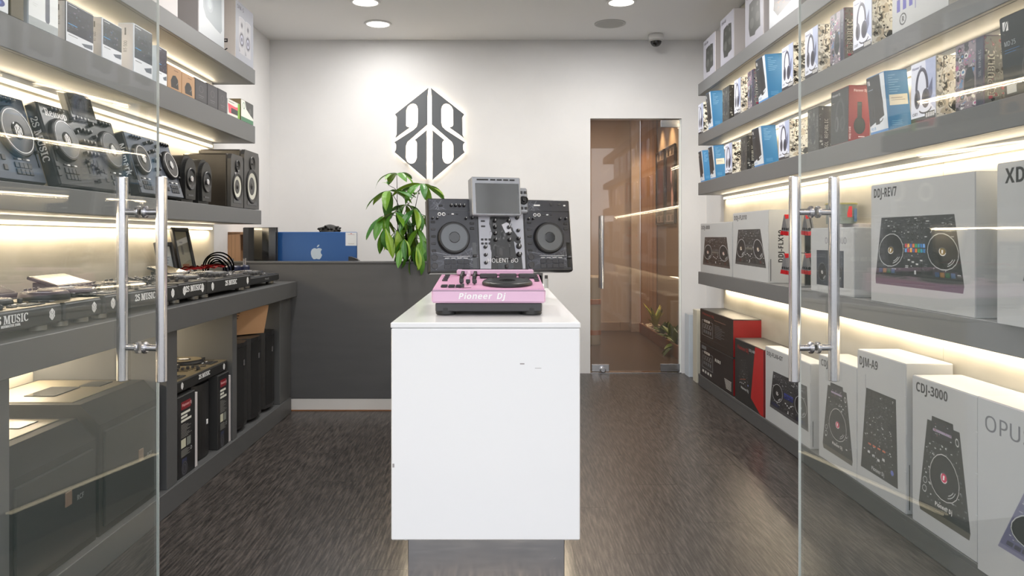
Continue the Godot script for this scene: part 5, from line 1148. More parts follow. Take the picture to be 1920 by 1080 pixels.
func jog(o: Node3D, x: float, z: float, r: float, disc: Material, ringm: Material, hgt := 0.018) -> void:
	var H: float = o.get_meta("h")
	var j := part("jog_wheel", lathe([Vector2(r, 0), Vector2(r, hgt * 0.35), Vector2(r * 0.97, hgt * 0.75), Vector2(r * 0.92, hgt), Vector2(r * 0.85, hgt), Vector2(r * 0.84, hgt * 0.9), Vector2(0, hgt * 0.9)], 40), M.black, o, Vector3(x, top_y(o, z) + 0.002, z), Vector3(atan(o.get_meta("slope", 0.0)), 0, 0))
	part("platter", lathe([Vector2(r * 0.84, hgt * 0.9), Vector2(r * 0.83, hgt), Vector2(r * 0.3, hgt)], 40), disc, j)
	part("platter_ring", lathe([Vector2(r * 0.85, hgt * 1.0), Vector2(r * 0.85, hgt * 1.06), Vector2(r * 0.82, hgt * 1.06), Vector2(r * 0.82, hgt * 1.0)], 40), ringm, j)
	part("centre_display", lathe([Vector2(r * 0.34, hgt), Vector2(r * 0.34, hgt * 1.08), Vector2(r * 0.31, hgt * 1.12), Vector2(0, hgt * 1.12)], 30), M.black_gloss, j)

func centre_mark(o: Node3D, x: float, z: float, r: float, hgt := 0.018) -> void:
	var H: float = o.get_meta("h")
	part("emblem", emblem_mesh(r * 0.26 / 420.0, 0.0008), M.white_print, o, Vector3(x, H + 0.002 + hgt * 1.12, z), Vector3(-PI / 2, 0, 0))

func knob(o: Node3D, x: float, z: float, r := 0.0085, m: Material = null) -> void:
	var k := part("knob", cyl(r, 0.017, 14, 0.0015, r * 0.8), m if m else M.black, o, Vector3(x, top_y(o, z) + 0.002, z))
	part("pointer", bx(Vector3(r * 0.25, 0.0012, r * 0.9), 0.0), M.white_print, k, Vector3(0, 0.0172, -r * 0.35))

func key(o: Node3D, x: float, z: float, w: float, d: float, m: Material, n := "button") -> void:
	part(n, bx(Vector3(w, 0.005, d), 0.0012), m, o, Vector3(x, top_y(o, z) + 0.003, z))

func fader(o: Node3D, x: float, z: float, l: float, at: float, across := false) -> void:
	var H: float = o.get_meta("h")
	var s := part("fader_slot", bx(Vector3(0.006, 0.001, l) if not across else Vector3(l, 0.001, 0.006), 0.0), M.black_gloss, o, Vector3(x, top_y(o, z) + 0.0025, z))
	part("fader_cap", bx(Vector3(0.016, 0.014, 0.01) if not across else Vector3(0.01, 0.014, 0.016), 0.002), M.charcoal, s, Vector3(at * l * 0.45 if across else 0.0, 0.007, 0.0 if across else at * l * 0.45))

func mixer_block(o: Node3D, x0: float, cols: int, step: float, z0: float, z1: float, rows: int, cap: Material = null) -> void:
	for c in cols:
		var x := x0 + (c - (cols - 1) / 2.0) * step
		for r in rows: knob(o, x, lerpf(z0, lerpf(z0, z1, 0.62), float(r) / maxf(1, rows - 1)), 0.0085, cap)
		fader(o, x, lerpf(z0, z1, 0.84), (z1 - z0) * 0.27, -0.6 + 0.4 * (c % 4))

func pads(o: Node3D, x0: float, z0: float, nx: int, nz: int, s: float, m: Material) -> void:
	for i in nx:
		for k in nz: key(o, x0 + (i - (nx - 1) / 2.0) * s, z0 + k * s, s * 0.84, s * 0.84, m, "pad")

func lip(o: Node3D, W: float, D: float, big: String, small: String, emblems := true) -> void:
	var H: float = o.get_meta("h")
	if big != "": part("lip_lettering", words(big, H * 0.4, 0.0008, true, "Droid Serif"), M.white_print, o, Vector3(0, H * 0.6, D / 2 + 0.0006))
	if small != "": part("small_lettering", words(small, H * 0.12, 0.0006), M.white_print, o, Vector3(0, H * 0.3, D / 2 + 0.0006))
	if emblems:
		for s in [-1, 1]: part("lip_emblem", emblem_mesh(H * 0.62 / 850.0, 0.0008), M.white_print, o, Vector3(s * (W / 2 - 0.055), H * 0.52, D / 2 + 0.0004))

func controller(label: String, W: float, D: float, H: float, body: Material, top: Material, disc: Material, ringm: Material, padm: Material, feet := true, marks := true, jr := 0.0) -> Node3D:
	var o := deck_body(label, "controller", W, H, D, body, top, feet)
	var r := jr if jr > 0 else minf(W * 0.158, D * 0.3)
	for s in [-1, 1]:
		var x: float = s * W * 0.318
		jog(o, x, -D * 0.06, r, disc, ringm)
		if marks: centre_mark(o, x, -D * 0.06, r)
		pads(o, x, D * 0.315, 4, 2, D * 0.075, padm)
		for k in 4: key(o, x + (k - 1.5) * 0.024, D * 0.245, 0.018, 0.006, M.white_print if k % 2 else M.charcoal)
		fader(o, s * (W * 0.465), D * 0.1, D * 0.42, 0.2 * s)
		for k in 2: key(o, x - r - 0.004, D * (0.25 + 0.11 * k), 0.02, 0.02, M.charcoal, "play_button")
		for k in 4: knob(o, x + (k - 1.5) * 0.026, -D * 0.42, 0.0065)
	mixer_block(o, 0, 4 if W > 0.5 else 2, W * 0.05, -D * 0.4, D * 0.33, 4)
	fader(o, 0, D * 0.4, W * 0.1, 0.1, true)
	for s in [-1, 1]: knob(o, s * W * 0.128, -D * 0.36); knob(o, s * W * 0.128, -D * 0.2)
	return o

func player(label: String, W: float, D: float, H: float, body: Material, top: Material, disc: Material) -> Node3D:
	var o := deck_body(label, "player", W, H, D, body, top)
	jog(o, 0, D * 0.14, W * 0.34, disc, M.steel, 0.026)
	var sc := part("screen_hood", bx(Vector3(W * 0.72, 0.022, D * 0.26), 0.004), body, o, Vector3(-W * 0.02, H + 0.026, -D * 0.34), Vector3(0.42, 0, 0))
	part("display", bx(Vector3(W * 0.64, 0.002, D * 0.2), 0.0005), M.black_gloss, sc, Vector3(0, 0.0112, 0))
	part("hood_support", bx(Vector3(W * 0.66, 0.03, D * 0.2), 0.002), body, o, Vector3(-W * 0.02, H + 0.008, -D * 0.36))
	knob(o, W * 0.4, -D * 0.32, 0.014)
	for k in 8: key(o, -W * 0.42 + k * W * 0.09, -D * 0.15, W * 0.06, 0.009, M.charcoal)
	for k in 2: key(o, -W * 0.42, D * (0.22 + 0.1 * k), 0.03, 0.03, M.charcoal, "play_button")
	fader(o, W * 0.43, D * 0.2, D * 0.4, 0.3)
	for k in 3: key(o, W * 0.4, -D * 0.2 + k * 0.03, 0.018, 0.012, M.charcoal)
	return o

func mixer(label: String, W: float, D: float, H: float, body: Material, top: Material) -> Node3D:
	var o := deck_body(label, "mixer", W, H, D, body, top)
	mixer_block(o, 0, 4, W * 0.17, -D * 0.42, D * 0.36, 6)
	for k in 5: knob(o, -W * 0.43, -D * 0.4 + k * D * 0.13); knob(o, W * 0.43, -D * 0.4 + k * D * 0.13)
	for k in 4: key(o, (k - 1.5) * W * 0.17, D * 0.1, 0.022, 0.012, M.charcoal)
	fader(o, 0, D * 0.42, W * 0.25, -0.3, true)
	return o

func raised_screen(o: Node3D, w: float, z: float) -> void:   # a tilted touch screen standing over the rear of the top plate
	var y: float = o.get_meta("h")
	var sc := part("tilted_screen", bx(Vector3(w, 0.012, 0.12), 0.003), M.graphite, o, Vector3(0, y + 0.034, z), Vector3(0.3, 0, 0)); part("display", bx(Vector3(w - 0.02, 0.002, 0.1), 0.0005), M.screen_tan, sc, Vector3(0, 0.0065, 0)); part("screen_support", bx(Vector3(w - 0.03, 0.034, 0.07), 0.002), M.graphite, o, Vector3(0, y + 0.016, z - 0.01))

func sit(o: Node3D, d: float, y: float, plane: float, D: float) -> void:   # on the left counter, lip towards the aisle
	o.position = P(plane - D / 2, y + 0.02, d); o.rotation.y = PI / 2

func lean(o: Node3D, d: float, y: float, plane: float, D: float, a := 1.28) -> void:   # standing on its lip, top towards the left wall
	var H: float = o.get_meta("h")
	o.basis = Basis(Vector3.UP, PI / 2) * Basis(Vector3.RIGHT, a)
	o.position = P(plane - (H + 0.02) * sin(a) - cos(a) * D / 2, y + D / 2 * sin(a), d)

func decks() -> void:
	mat("foot_grey", Color(0.5, 0.49, 0.46), 0.35, 0.4); mat("silver_top", Color(0.34, 0.37, 0.42), 0.3, 0.4); mat("tan_top", Color(0.46, 0.42, 0.33), 0.35, 0.2); mat("deck_black", Color(0.085, 0.087, 0.09), 0.5); mat("graphite", Color(0.2, 0.21, 0.22), 0.3, 0.2); mat("disc_dark", Color(0.14, 0.14, 0.15), 0.25, 0.3); mat("disc_grey", Color(0.36, 0.37, 0.38), 0.3, 0.5); mat("screen_tan", Color(0.4, 0.37, 0.3), 0.12, 0.0, 0.7); mat("pad_grey", Color(0.16, 0.17, 0.19), 0.5)
	var db: Material = M.deck_black; var gr: Material = M.graphite
	# standing on the third left shelf
	var S := 1.297
	var o := controller("silver-topped two-deck controller leaning at the near end of the third left shelf", 0.655, 0.325, 0.05, db, M.silver_top, M.disc_dark, M.white_print, M.pad_grey, false)
	lean(o, 2.505, S, -1.64, 0.325)
	o = controller("graphite controller with raised screen leaning in the middle of the third left shelf", 0.55, 0.325, 0.05, gr, gr, M.disc_grey, M.steel, M.pad_grey, false)
	part("raised_screen", bx(Vector3(0.2, 0.03, 0.12), 0.004), gr, o, Vector3(0.02, 0.05, -0.185)); part("display", bx(Vector3(0.17, 0.002, 0.09), 0.0005), M.black_gloss, o, Vector3(0.02, 0.066, -0.185))
	part("side_lettering", words("2S MUSIC", 0.026, 0.0008, true, "Droid Serif"), M.white_print, o, Vector3(-0.276, 0.025, -0.02), Vector3(0, -PI / 2, 0))
	part("top_lettering", words("Reloop", 0.03, 0.0008, true, "Droid Serif"), M.white_print, o, Vector3(-0.17, 0.0525, -0.125), Vector3(-PI / 2, 0, 0))
	lean(o, 3.125, S, -1.6, 0.325)
	o = controller("black and silver controller leaning beside the small round-front speakers on the third left shelf", 0.46, 0.29, 0.05, db, M.silver_top, M.disc_dark, M.white_print, M.pad_grey, false)
	part("side_lettering", words("Numark", 0.026), M.white_print, o, Vector3(-0.231, 0.025, -0.02), Vector3(0, -PI / 2, 0))
	lean(o, 3.632, S, -1.56, 0.29)
	# lying along the left counter
	var Y := 0.837; var PL := -1.345
	o = controller("black controller with white lettering on its lip, nearest on the left counter", 0.5, 0.33, 0.058, db, M.tan_top, M.disc_dark, M.steel, M.pad_grey); lip(o, 0.5, 0.33, "2S MUSIC", "MIXMASTER 2500L"); sit(o, 2.125, Y, PL, 0.33); raised_screen(o, 0.22, -0.14)
	o = player("narrow player with a tilted screen beside the nearest controller on the left counter", 0.22, 0.36, 0.058, db, M.tan_top, M.disc_dark); lip(o, 0.22, 0.36, "", "", false)
	part("lip_emblem", emblem_mesh(0.036 / 850.0, 0.0008), M.white_print, o, Vector3(0.06, 0.03, 0.1805)); sit(o, 2.5, Y, PL, 0.36)
	o = controller("black controller with emblems on its lip, behind the left pull handles on the counter", 0.6, 0.34, 0.062, db, db, M.disc_dark, M.steel, M.pad_grey); lip(o, 0.6, 0.34, "2S MUSIC", ""); sit(o, 2.93, Y, PL, 0.34); raised_screen(o, 0.24, -0.15)
	o = mixer("narrow black mixer with white lettering on its lip on the left counter", 0.31, 0.35, 0.065, db, db); lip(o, 0.31, 0.35, "2S MUSIC", "", true); sit(o, 3.392, Y, PL, 0.35)
	o = controller("black controller with white lettering on its lip, second from the desk on the left counter", 0.61, 0.33, 0.062, db, db, M.disc_grey, M.steel, M.pad_grey); lip(o, 0.61, 0.33, "2S MUSIC", ""); sit(o, 3.865, Y, PL, 0.33)
	raised_screen(o, 0.22, -0.15)
	o = controller("small low black controller at the far end of the left counter, next to the desk", 0.55, 0.28, 0.04, db, gr, M.disc_grey, M.steel, M.pad_grey); part("lip_lettering", words("Pioneer Dj", 0.011), M.grey_ink, o, Vector3(0.02, 0.02, 0.141)); sit(o, 4.50, Y, PL - 0.02, 0.28)
	# on top of the cartons in the middle bay
	o = controller("tan-topped black controller lying on the cartons in the bay under the left counter", 0.61, 0.31, 0.05, db, M.tan_top, M.tan_top, M.tan_top, M.pad_grey, false); lip(o, 0.61, 0.31, "2S MUSIC", ""); sit(o, 3.555, 0.437, -1.36, 0.31)
	pink_player(); standing_controller()

func pink_player() -> void:
	mat("pink", Color(0.81, 0.67, 0.77), 0.35); mat("pink_top", Color(0.82, 0.62, 0.74), 0.35)
	var H := 0.047
	var o := deck_body("pastel pink controller with white lettering on its front, on the white plinth", "controller", 0.39, H, 0.42, M.pink, M.pink_top, false)
	o.set_meta("slope", 0.075); o.set_meta("front", 0.21)
	var wd := MB.new(); wd.prism(PackedVector2Array([Vector2(-0.206, H), Vector2(0.206, H), Vector2(0.206, H + 0.031)]), -0.191, 0.191, Basis(Vector3(0, 0, -1), Vector3.UP, Vector3.RIGHT)); part("sloping_top", wd.mesh(), M.pink_top, o)
	o.position = P(-0.04, 0.85 + 0.0432, 2.64 + 0.21)
	part("lower_casing", bx(Vector3(0.365, 0.03, 0.4), 0.003), M.charcoal, o, Vector3(0, -0.015, 0))
	for x in [-1, 1]:
		for z in [-1, 1]: part("foot", lathe([Vector2(0, -0.043), Vector2(0.031, -0.043), Vector2(0.036, -0.039), Vector2(0.036, -0.018), Vector2(0.034, -0.01), Vector2(0, -0.01)], 30), M.black, o, Vector3(x * 0.148, 0, z * 0.165))
	var fl := part("front_lettering", words("Pioneer  Dj", 0.0195, 0.0008), M.white_print, o, Vector3(-0.022, H * 0.5, 0.2106)); fl.basis = Basis(Vector3(1.12, 0, 0), Vector3(0.2, 1, 0), Vector3.BACK); part("front_seam", bx(Vector3(0.388, 0.0015, 0.002), 0.0), M.charcoal, o, Vector3(0, H - 0.005, 0.2098))
	jog(o, 0.065, 0.085, 0.09, M.graphite, M.charcoal, 0.013)
	for k in 3: part("rear_block", bx(Vector3(0.066, 0.016, 0.05), 0.003), M.charcoal, o, Vector3(-0.005 + 0.074 * k, top_y(o, -0.1) + 0.008, -0.1)); key(o, 0.0 + 0.07 * k, -0.055, 0.02, 0.014, M.charcoal)
	for c in 3:
		for r in 4: knob(o, -0.085 + c * 0.024 - 0.02, -0.16 + 0.045 * r, 0.008, M.pink if c == 1 else M.black)
		fader(o, -0.1 + c * 0.024, 0.07, 0.08, -0.4 + 0.4 * c)
	for k in 4: key(o, -0.165, -0.16 + 0.05 * k, 0.02, 0.012, M.charcoal); key(o, 0.175, -0.15 + 0.05 * k, 0.018, 0.02, M.charcoal)
	pads(o, -0.13, 0.13, 3, 2, 0.026, M.graphite); fader(o, -0.1, 0.185, 0.08, 0.3, true)
	part("rear_bridge", bx(Vector3(0.3, 0.02, 0.05), 0.004), M.pink, o, Vector3(0.02, H + 0.042, -0.185)); part("rear_display", bx(Vector3(0.26, 0.003, 0.03), 0.001), M.black_gloss, o, Vector3(0.02, H + 0.053, -0.185))
	for k in 3: knob(o, -0.12 + 0.02 * k, -0.195, 0.011)

func standing_controller() -> void:
	# the tall all-in-one unit held almost upright on a stand behind the pink controller
	var m0 := tmat("smoke_dark", T.smoke0, 0.26, 0.5); var m1 := tmat("smoke_light", T.smoke1, 0.24, 0.5); m1.metallic = 0.1
	var W := 0.625; var D := 0.312; var H := 0.05
	mat("unit_black", Color(0.1, 0.1, 0.11), 0.35)
	var o := deck_body("large black and silver controller with raised screen, held almost upright behind the pink one", "controller", W, H, D, M.unit_black, M.unit_black, false)
	var yaw := 0.27; var tilt := 1.4
	o.basis = Basis(Vector3.UP, yaw) * Basis(Vector3.RIGHT, tilt)
	o.position = Vector3(-0.008, 0.962 + D / 2, -3.3)
	# printed plates of its two decks and centre column
	for q in [[-0.205, 0.2, "smoke_dark"], [0.0, 0.196, "smoke_light"], [0.205, 0.2, "smoke_dark"]]:
		var pl := part("deck_plate", panel(q[1], D - 0.03, 0.0012), M[q[2]], o, Vector3(q[0], H + 0.0018, 0.004), Vector3(-PI / 2, 0, 0))
		part("plate_seam", bx(Vector3(0.0016, D - 0.03, 0.001), 0.0), M.black_gloss, pl, Vector3(q[1] / 2, 0, 0.0008))
	for s in [-1, 1]:
		var x: float = s * 0.207
		var big := 0.068
		jog(o, x, 0.012, big, M.disc_grey, M.charcoal, 0.02)
		part("top_band", bx(Vector3(0.198, 0.0012, 0.046), 0.0), m0, o, Vector3(x, H + 0.0035, -0.128))
		part("band_seam", bx(Vector3(0.2, 0.0012, 0.0016), 0.0), M.black_gloss, o, Vector3(x, H + 0.0045, -0.104))
		if s < 0:
			for k in 4: knob(o, x - 0.005 + 0.018 * k, -0.125, 0.007)
			key(o, x - 0.05, -0.124, 0.016, 0.009, M.black)
		else:
			key(o, x + 0.02, -0.135, 0.012, 0.014, M.charcoal); key(o, x + 0.055, -0.135, 0.014, 0.008, M.charcoal); key(o, x + 0.08, -0.13, 0.01, 0.006, M.white_print); part("plate_mark", bx(Vector3(0.028, 0.001, 0.006), 0.0), M.white_print, o, Vector3(x - 0.045, H + 0.0048, -0.13))
		for k in 2: part("ring_button", cyl(0.0075, 0.004, 16), M.white_print, o, Vector3(x - 0.056 + 0.018 * k, H + 0.002, -0.088)); part("ring_button_cap", cyl(0.0045, 0.005, 12), M.charcoal, o, Vector3(x - 0.056 + 0.018 * k, H + 0.002, -0.088))
		for k in 3: key(o, x - 0.018 + 0.018 * k, -0.089, 0.01, 0.005, M.white_print if k == 1 else M.charcoal)
		for k in 5: key(o, x - 0.084, -0.055 + 0.03 * k, 0.018, 0.009, M.charcoal if k % 2 else M.black)
		for k in 2: knob(o, x - 0.086 + 0.02 * k, -0.07, 0.005); key(o, x + 0.08, -0.05 + 0.022 * k, 0.018, 0.01, M.black)
		knob(o, x + 0.055, -0.07, 0.0055); knob(o, x + 0.082, -0.072, 0.0055)
		for k in 2: part("play_button", lathe([Vector2(0.0135, 0), Vector2(0.0135, 0.004), Vector2(0.0115, 0.0042), Vector2(0.011, 0.003), Vector2(0, 0.003)], 22), M.charcoal, o, Vector3(x - 0.082, H + 0.003, 0.093 + 0.034 * k))
		part("pad_line", bx(Vector3(0.11, 0.001, 0.0012), 0.0), M.white_print, o, Vector3(x + 0.01, H + 0.0034, 0.088))
		for k in 4: part("pad_mark", bx(Vector3(0.018, 0.001, 0.0022), 0.0), M.white_print, o, Vector3(x - 0.03 + 0.026 * k, H + 0.0034, 0.096))
		for k in 4:
			for r in 2: key(o, x - 0.03 + 0.027 * k, 0.112 + 0.02 * r, 0.024, 0.017, mat("pad_smoke", Color(0.17, 0.175, 0.2), 0.4), "pad")
		fader(o, x + 0.087, 0.085, 0.1, 0.05 if s < 0 else 0.25); part("fader_frame", bx(Vector3(0.017, 0.0008, 0.108), 0.0), M.black_gloss, o, Vector3(x + 0.087, H + 0.0028, 0.085))
	# centre column
	for c in 2:
		for r in 5: knob(o, -0.028 + 0.06 * c, -0.088 + 0.027 * r, 0.0085)
	for c in 2: fader(o, -0.028 + 0.06 * c, 0.083, 0.07, 0.3 + 0.2 * c); key(o, 0.082 * (1 if c else -1), -0.09, 0.016, 0.006, M.black)
	for k in 3:
		for r in 2: key(o, -0.085 + 0.016 * k, 0.018 + 0.017 * r, 0.011, 0.009, M.charcoal)
	for k in 4: knob(o, 0.072, -0.02 + 0.034 * k, 0.012 if k > 1 else 0.008); knob(o, -0.074, 0.05 + 0.033 * k, 0.008) if k < 3 else knob(o, 0.07, -0.075, 0.009)
	part("cross_panel", bx(Vector3(0.07, 0.0012, 0.03), 0.0), M.black_gloss, o, Vector3(0.01, H + 0.0034, 0.132)); fader(o, 0.01, 0.132, 0.05, 0.2, true)
	part("printed_lettering", words("HOLENT BO", 0.018, 0.0006, false), M.white_print, o, Vector3(0.0, H + 0.005, 0.107), Vector3(-PI / 2, 0, 0))
	for k in 2: key(o, -0.079, -0.06 + 0.022 * k, 0.018, 0.007, M.charcoal)
	# raised screen block over the centre
	var sb := part("screen_block", bx(Vector3(0.212, 0.062, 0.162), 0.004), mat("screen_frame", Color(0.58, 0.59, 0.61), 0.3, 0.4), o, Vector3(-0.028, H + 0.02, -0.158), Vector3(0.03, 0, 0))
	part("display", bx(Vector3(0.188, 0.002, 0.128), 0.0005), mat("screen_glass", Color(0.12, 0.12, 0.09), 0.12, 0.0, 0.7), sb, Vector3(0.004, 0.031, 0.01))
	for k in 5: part("screen_key", bx(Vector3(0.05 if k == 0 else 0.022, 0.003, 0.006), 0.0005), M.black, sb, Vector3([-0.058, -0.014, 0.014, 0.042, 0.07][k], 0.0315, -0.069))
	var sel := part("selector_panel", bx(Vector3(0.04, 0.02, 0.11), 0.006), M.screen_frame, o, Vector3(0.099, H + 0.008, -0.148))
	part("rotary_selector", lathe([Vector2(0.019, 0), Vector2(0.018, 0.01), Vector2(0.014, 0.012), Vector2(0.013, 0.008), Vector2(0.009, 0.008), Vector2(0.008, 0.018), Vector2(0, 0.019)], 26), M.black, sel, Vector3(0, 0.01, 0))
	for k in 4: part("selector_key", bx(Vector3(0.013, 0.004, 0.012), 0.001), M.charcoal, sel, Vector3(-0.009 + 0.018 * (k % 2), 0.011, -0.034 if k < 2 else 0.034))
	# its stand
	var st := thing("device_stand", "dark metal stand holding the large upright controller on the plinth", "stand", Vector3(0.0, 0.85, -3.42), yaw)
	for s in [-1, 1]:
		var g := MB.new(); g.tube(PackedVector3Array([Vector3(s * 0.14, 0.006, 0.16), Vector3(s * 0.14, 0.1, 0.14), Vector3(s * 0.14, 0.105, 0.045), Vector3(s * 0.14, 0.32, -0.005), Vector3(s * 0.14, 0.006, -0.2)]), 0.006, 8); part("leg_bar", g.mesh(), M.charcoal, st)
	part("cross_bar", bx(Vector3(0.29, 0.012, 0.012), 0.003), M.charcoal, st, Vector3(0, 0.006, 0.16)); part("cross_bar", bx(Vector3(0.29, 0.012, 0.012), 0.003), M.charcoal, st, Vector3(0, 0.006, -0.2))

# ---------------------------------------------------------------- corridor beyond the back door
func corridor() -> void:
	mat("corridor_paint", Color(0.62, 0.55, 0.49), 0.7); mat("corridor_tile", Color(0.5, 0.42, 0.35), 0.4); mat("corridor_floor", Color(0.24, 0.19, 0.155), 0.35); mat("niche_paint", Color(0.52, 0.45, 0.37), 0.7)
	tmat("oak_panel", T.oak, 0.45); M.oak_panel.texture_repeat = true; M.oak_panel.uv1_triplanar = true; M.oak_panel.uv1_scale = Vector3(1, 0.4, 1); M.oak_panel.albedo_color = Color(0.78, 0.74, 0.7)
	struct("corridor_floor", bxr(P(0.2, -0.12, 6.47), P(2.3, -0.002, 9.5), 0.0), M.corridor_floor)
	struct("corridor_ceiling", bxr(P(0.2, 2.55, 6.47), P(2.3, 2.65, 9.5), 0.0), M.ceiling_paint)
	var we := struct("corridor_wall_end", bxr(P(0.2, 0, 9.3), P(1.64, 2.6, 9.4), 0.0), M.corridor_paint)
	for k in 5: struct("skirting_tile", bx(Vector3(0.277, 0.105, 0.012), 0.002), M.corridor_tile, P(0.46 + 0.28 * k, 0.052, 9.292), we)
	var pil := struct("pillar", bxr(P(1.555, 0, 9.18), P(1.66, 2.6, 9.3), 0.002), M.corridor_paint)
	struct("skirting_tile", bx(Vector3(0.112, 0.105, 0.012), 0.002), M.corridor_tile, P(1.608, 0.052, 9.172), pil)
	struct("corridor_wall_left", bxr(P(0.2, 0, 6.47), P(0.3, 2.6, 9.4), 0.0), M.corridor_paint)
	struct("corridor_wall_right", bxr(P(1.86, 0, 6.47), P(1.96, 2.6, 9.4), 0.0), M.niche_paint)
	var op := thing("wood_cladding", "tall orange-brown wood panel beside the pale pillar behind the back door", "wall panel", P(1.755, 0, 9.16))
	part("panel", bx(Vector3(0.19, 2.58, 0.03), 0.002), M.oak_panel, op, Vector3(0, 1.29, 0)); part("edge_strip", bx(Vector3(0.008, 2.58, 0.034), 0.001), mat("dark_wood", Color(0.3, 0.2, 0.13), 0.5), op, Vector3(0.098, 1.29, 0))
	for k in 2:
		var pf := thing("tall_picture", ["tall dark framed picture nearer the wood panel behind the back door", "tall dark framed picture with pale figures, nearer the door hinge behind the glass"][k], "picture", P(1.845, 1.28, [8.87, 8.36][k]), -PI / 2)
		part("print", panel(0.4, 0.8, 0.002), tmat("print_poster%d" % k, T["poster%d" % k], 0.3), pf, Vector3(0, 0.41, 0.006)); part("backing", bx(Vector3(0.42, 0.81, 0.008), 0.001), M.dark_wood, pf, Vector3(0, 0.41, 0.0))
		for s in [-1, 1]: part("frame_rail", bx(Vector3(0.03, 0.84, 0.024), 0.003), M.black, pf, Vector3(s * 0.215, 0.41, 0.006)); part("frame_rail", bx(Vector3(0.46, 0.024, 0.024), 0.003), M.black, pf, Vector3(0, 0.41 + s * 0.41, 0.006))
		var l := SpotLight3D.new(); l.name = "picture_light"; add_child(l, true); l.position = P(1.72, 2.5, [8.87, 8.36][k]); l.rotation = Vector3(-PI / 2, 0, 0); l.spot_angle = 40; l.spot_angle_attenuation = 0.8; l.light_energy = 1.6; l.light_color = Color(1, 0.86, 0.68); l.light_size = 0.03; l.spot_range = 8; l.spot_attenuation = 2; l.shadow_enabled = true
		var f := thing("picture_lamp", ["small round warm lamp in the corridor ceiling nearer the wood panel", "small round warm lamp in the corridor ceiling nearer the door hinge"][k], "ceiling light", P(1.72, 2.55, [8.87, 8.36][k])); part("lamp_ring", lathe([Vector2(0.03, 0), Vector2(0.042, 0), Vector2(0.042, -0.008), Vector2(0.03, -0.008), Vector2(0.03, 0)], 20), M.lamp_ring, f); part("lamp_diffuser", cyl(0.03, 0.003, 20), M.lamp_glow, f, Vector3(0, -0.006, 0))
	var cl := AreaLight3D.new(); cl.name = "corridor_light"; add_child(cl, true); cl.area_size = Vector2(0.3, 1.2); cl.position = P(0.95, 2.53, 7.9); cl.rotation.x = -PI / 2; cl.light_energy = 3.0; cl.light_color = Color(1, 0.9, 0.8); cl.shadow_enabled = true
	var cf := thing("corridor_lamp", "long flat ceiling lamp in the corridor behind the back door", "ceiling light", P(0.95, 2.55, 7.9)); part("lamp_diffuser", bx(Vector3(0.3, 0.008, 1.2), 0.002), glow("soft_glow", Color(1, 0.9, 0.8), 1.0), cf, Vector3(0, -0.008, 0)); part("lamp_frame", bx(Vector3(0.33, 0.006, 1.23), 0.002), M.lamp_ring, cf, Vector3(0, -0.003, 0))
	# planter
	var pl := thing("planter", "low brown planter box filled with pale pebbles along the corridor wall behind the back door", "planter", P(1.745, 0, 8.0))
	part("front_board", bx(Vector3(0.02, 0.12, 2.1), 0.002), mat("planter_wood", Color(0.42, 0.28, 0.19), 0.5), pl, Vector3(-0.105, 0.06, 0)); part("soil", bx(Vector3(0.19, 0.1, 2.08), 0.0), M.dark_wood, pl, Vector3(0, 0.05, 0)); part("end_board", bx(Vector3(0.2, 0.12, 0.02), 0.001), M.planter_wood, pl, Vector3(0, 0.06, 1.04))
	var pb := MB.new()
	for k in 260: pb.box(Vector3(rng.randf_range(-0.09, 0.09), 0.104 + rng.randf() * 0.012, rng.randf_range(-1.02, 1.02)), Vector3(rng.randf_range(0.015, 0.03), rng.randf_range(0.01, 0.02), rng.randf_range(0.015, 0.03)), 0.006)
	var pm := part("pebbles", pb.mesh(), mat("pebble", Color(0.72, 0.66, 0.58), 0.7), pl); pm.set_meta("kind", "stuff")
	var lm := leaf_mat("snake_leaf", Color(0.26, 0.36, 0.12)); var le := leaf_mat("snake_edge", Color(0.62, 0.6, 0.2))
	var sp := thing("snake_plant", "upright spiky plant with yellow-edged leaves in the planter behind the back door", "plant", P(1.72, 0.1, 8.55))
	for k in 16:
		var a := TAU * k / 16.0 + rng.randf() * 0.4; var t := rng.randf_range(0.15, 0.75); var ln_ := rng.randf_range(0.2, 0.34)
		var b := Basis(Vector3.UP, a) * Basis(Vector3.RIGHT, PI / 2 - t)
		var lf := part("leaf", blade_mesh(ln_, 0.05), le, sp, Vector3(sin(a) * 0.02, 0.0, cos(a) * 0.02)); lf.basis = b
		var inn := part("leaf_centre", blade_mesh(ln_ * 0.96, 0.032), lm, lf, Vector3(0, 0.0015, 0))
	for q in [[1.72, 8.15, 0.16, 0.5], [1.72, 7.72, 0.2, 1.0], [1.68, 7.36, 0.2, 1.5]]:
		var fp_ := thing("leafy_plant", ["low green leafy plant between the spiky plant and the drooping one, in the planter", "green leafy plant near the door hinge in the planter", "dark leafy plant hanging over the planter board near the door hinge"][0 if q[3] < 0.6 else 1 if q[3] < 1.2 else 2], "plant", P(q[0], 0.1, q[1]))
		for k in 14:
			var a := TAU * k / 14.0; var lf := part("leaf", blade_mesh(q[2] * rng.randf_range(0.7, 1.1), 0.07), leaf_mat("bush_leaf%d" % (k % 2), [Color(0.16, 0.26, 0.08), Color(0.28, 0.36, 0.1)][k % 2]), fp_); lf.basis = Basis(Vector3.UP, a) * Basis(Vector3.RIGHT, PI / 2.2 - rng.randf_range(0.2, q[3] + 0.5))
	var rl := thing("wrapped_roll", "tall pale wrapped roll with brown tape bands standing behind the back door", "roll", P(0.985, 0, 8.13))
	part("wrapping", lathe([Vector2(0, 0), Vector2(0.07, 0), Vector2(0.075, 0.05), Vector2(0.07, 0.4), Vector2(0.073, 0.7), Vector2(0.06, 0.72), Vector2(0, 0.72)], 20), mat("pale_wrap", Color(0.62, 0.56, 0.46), 0.4), rl)
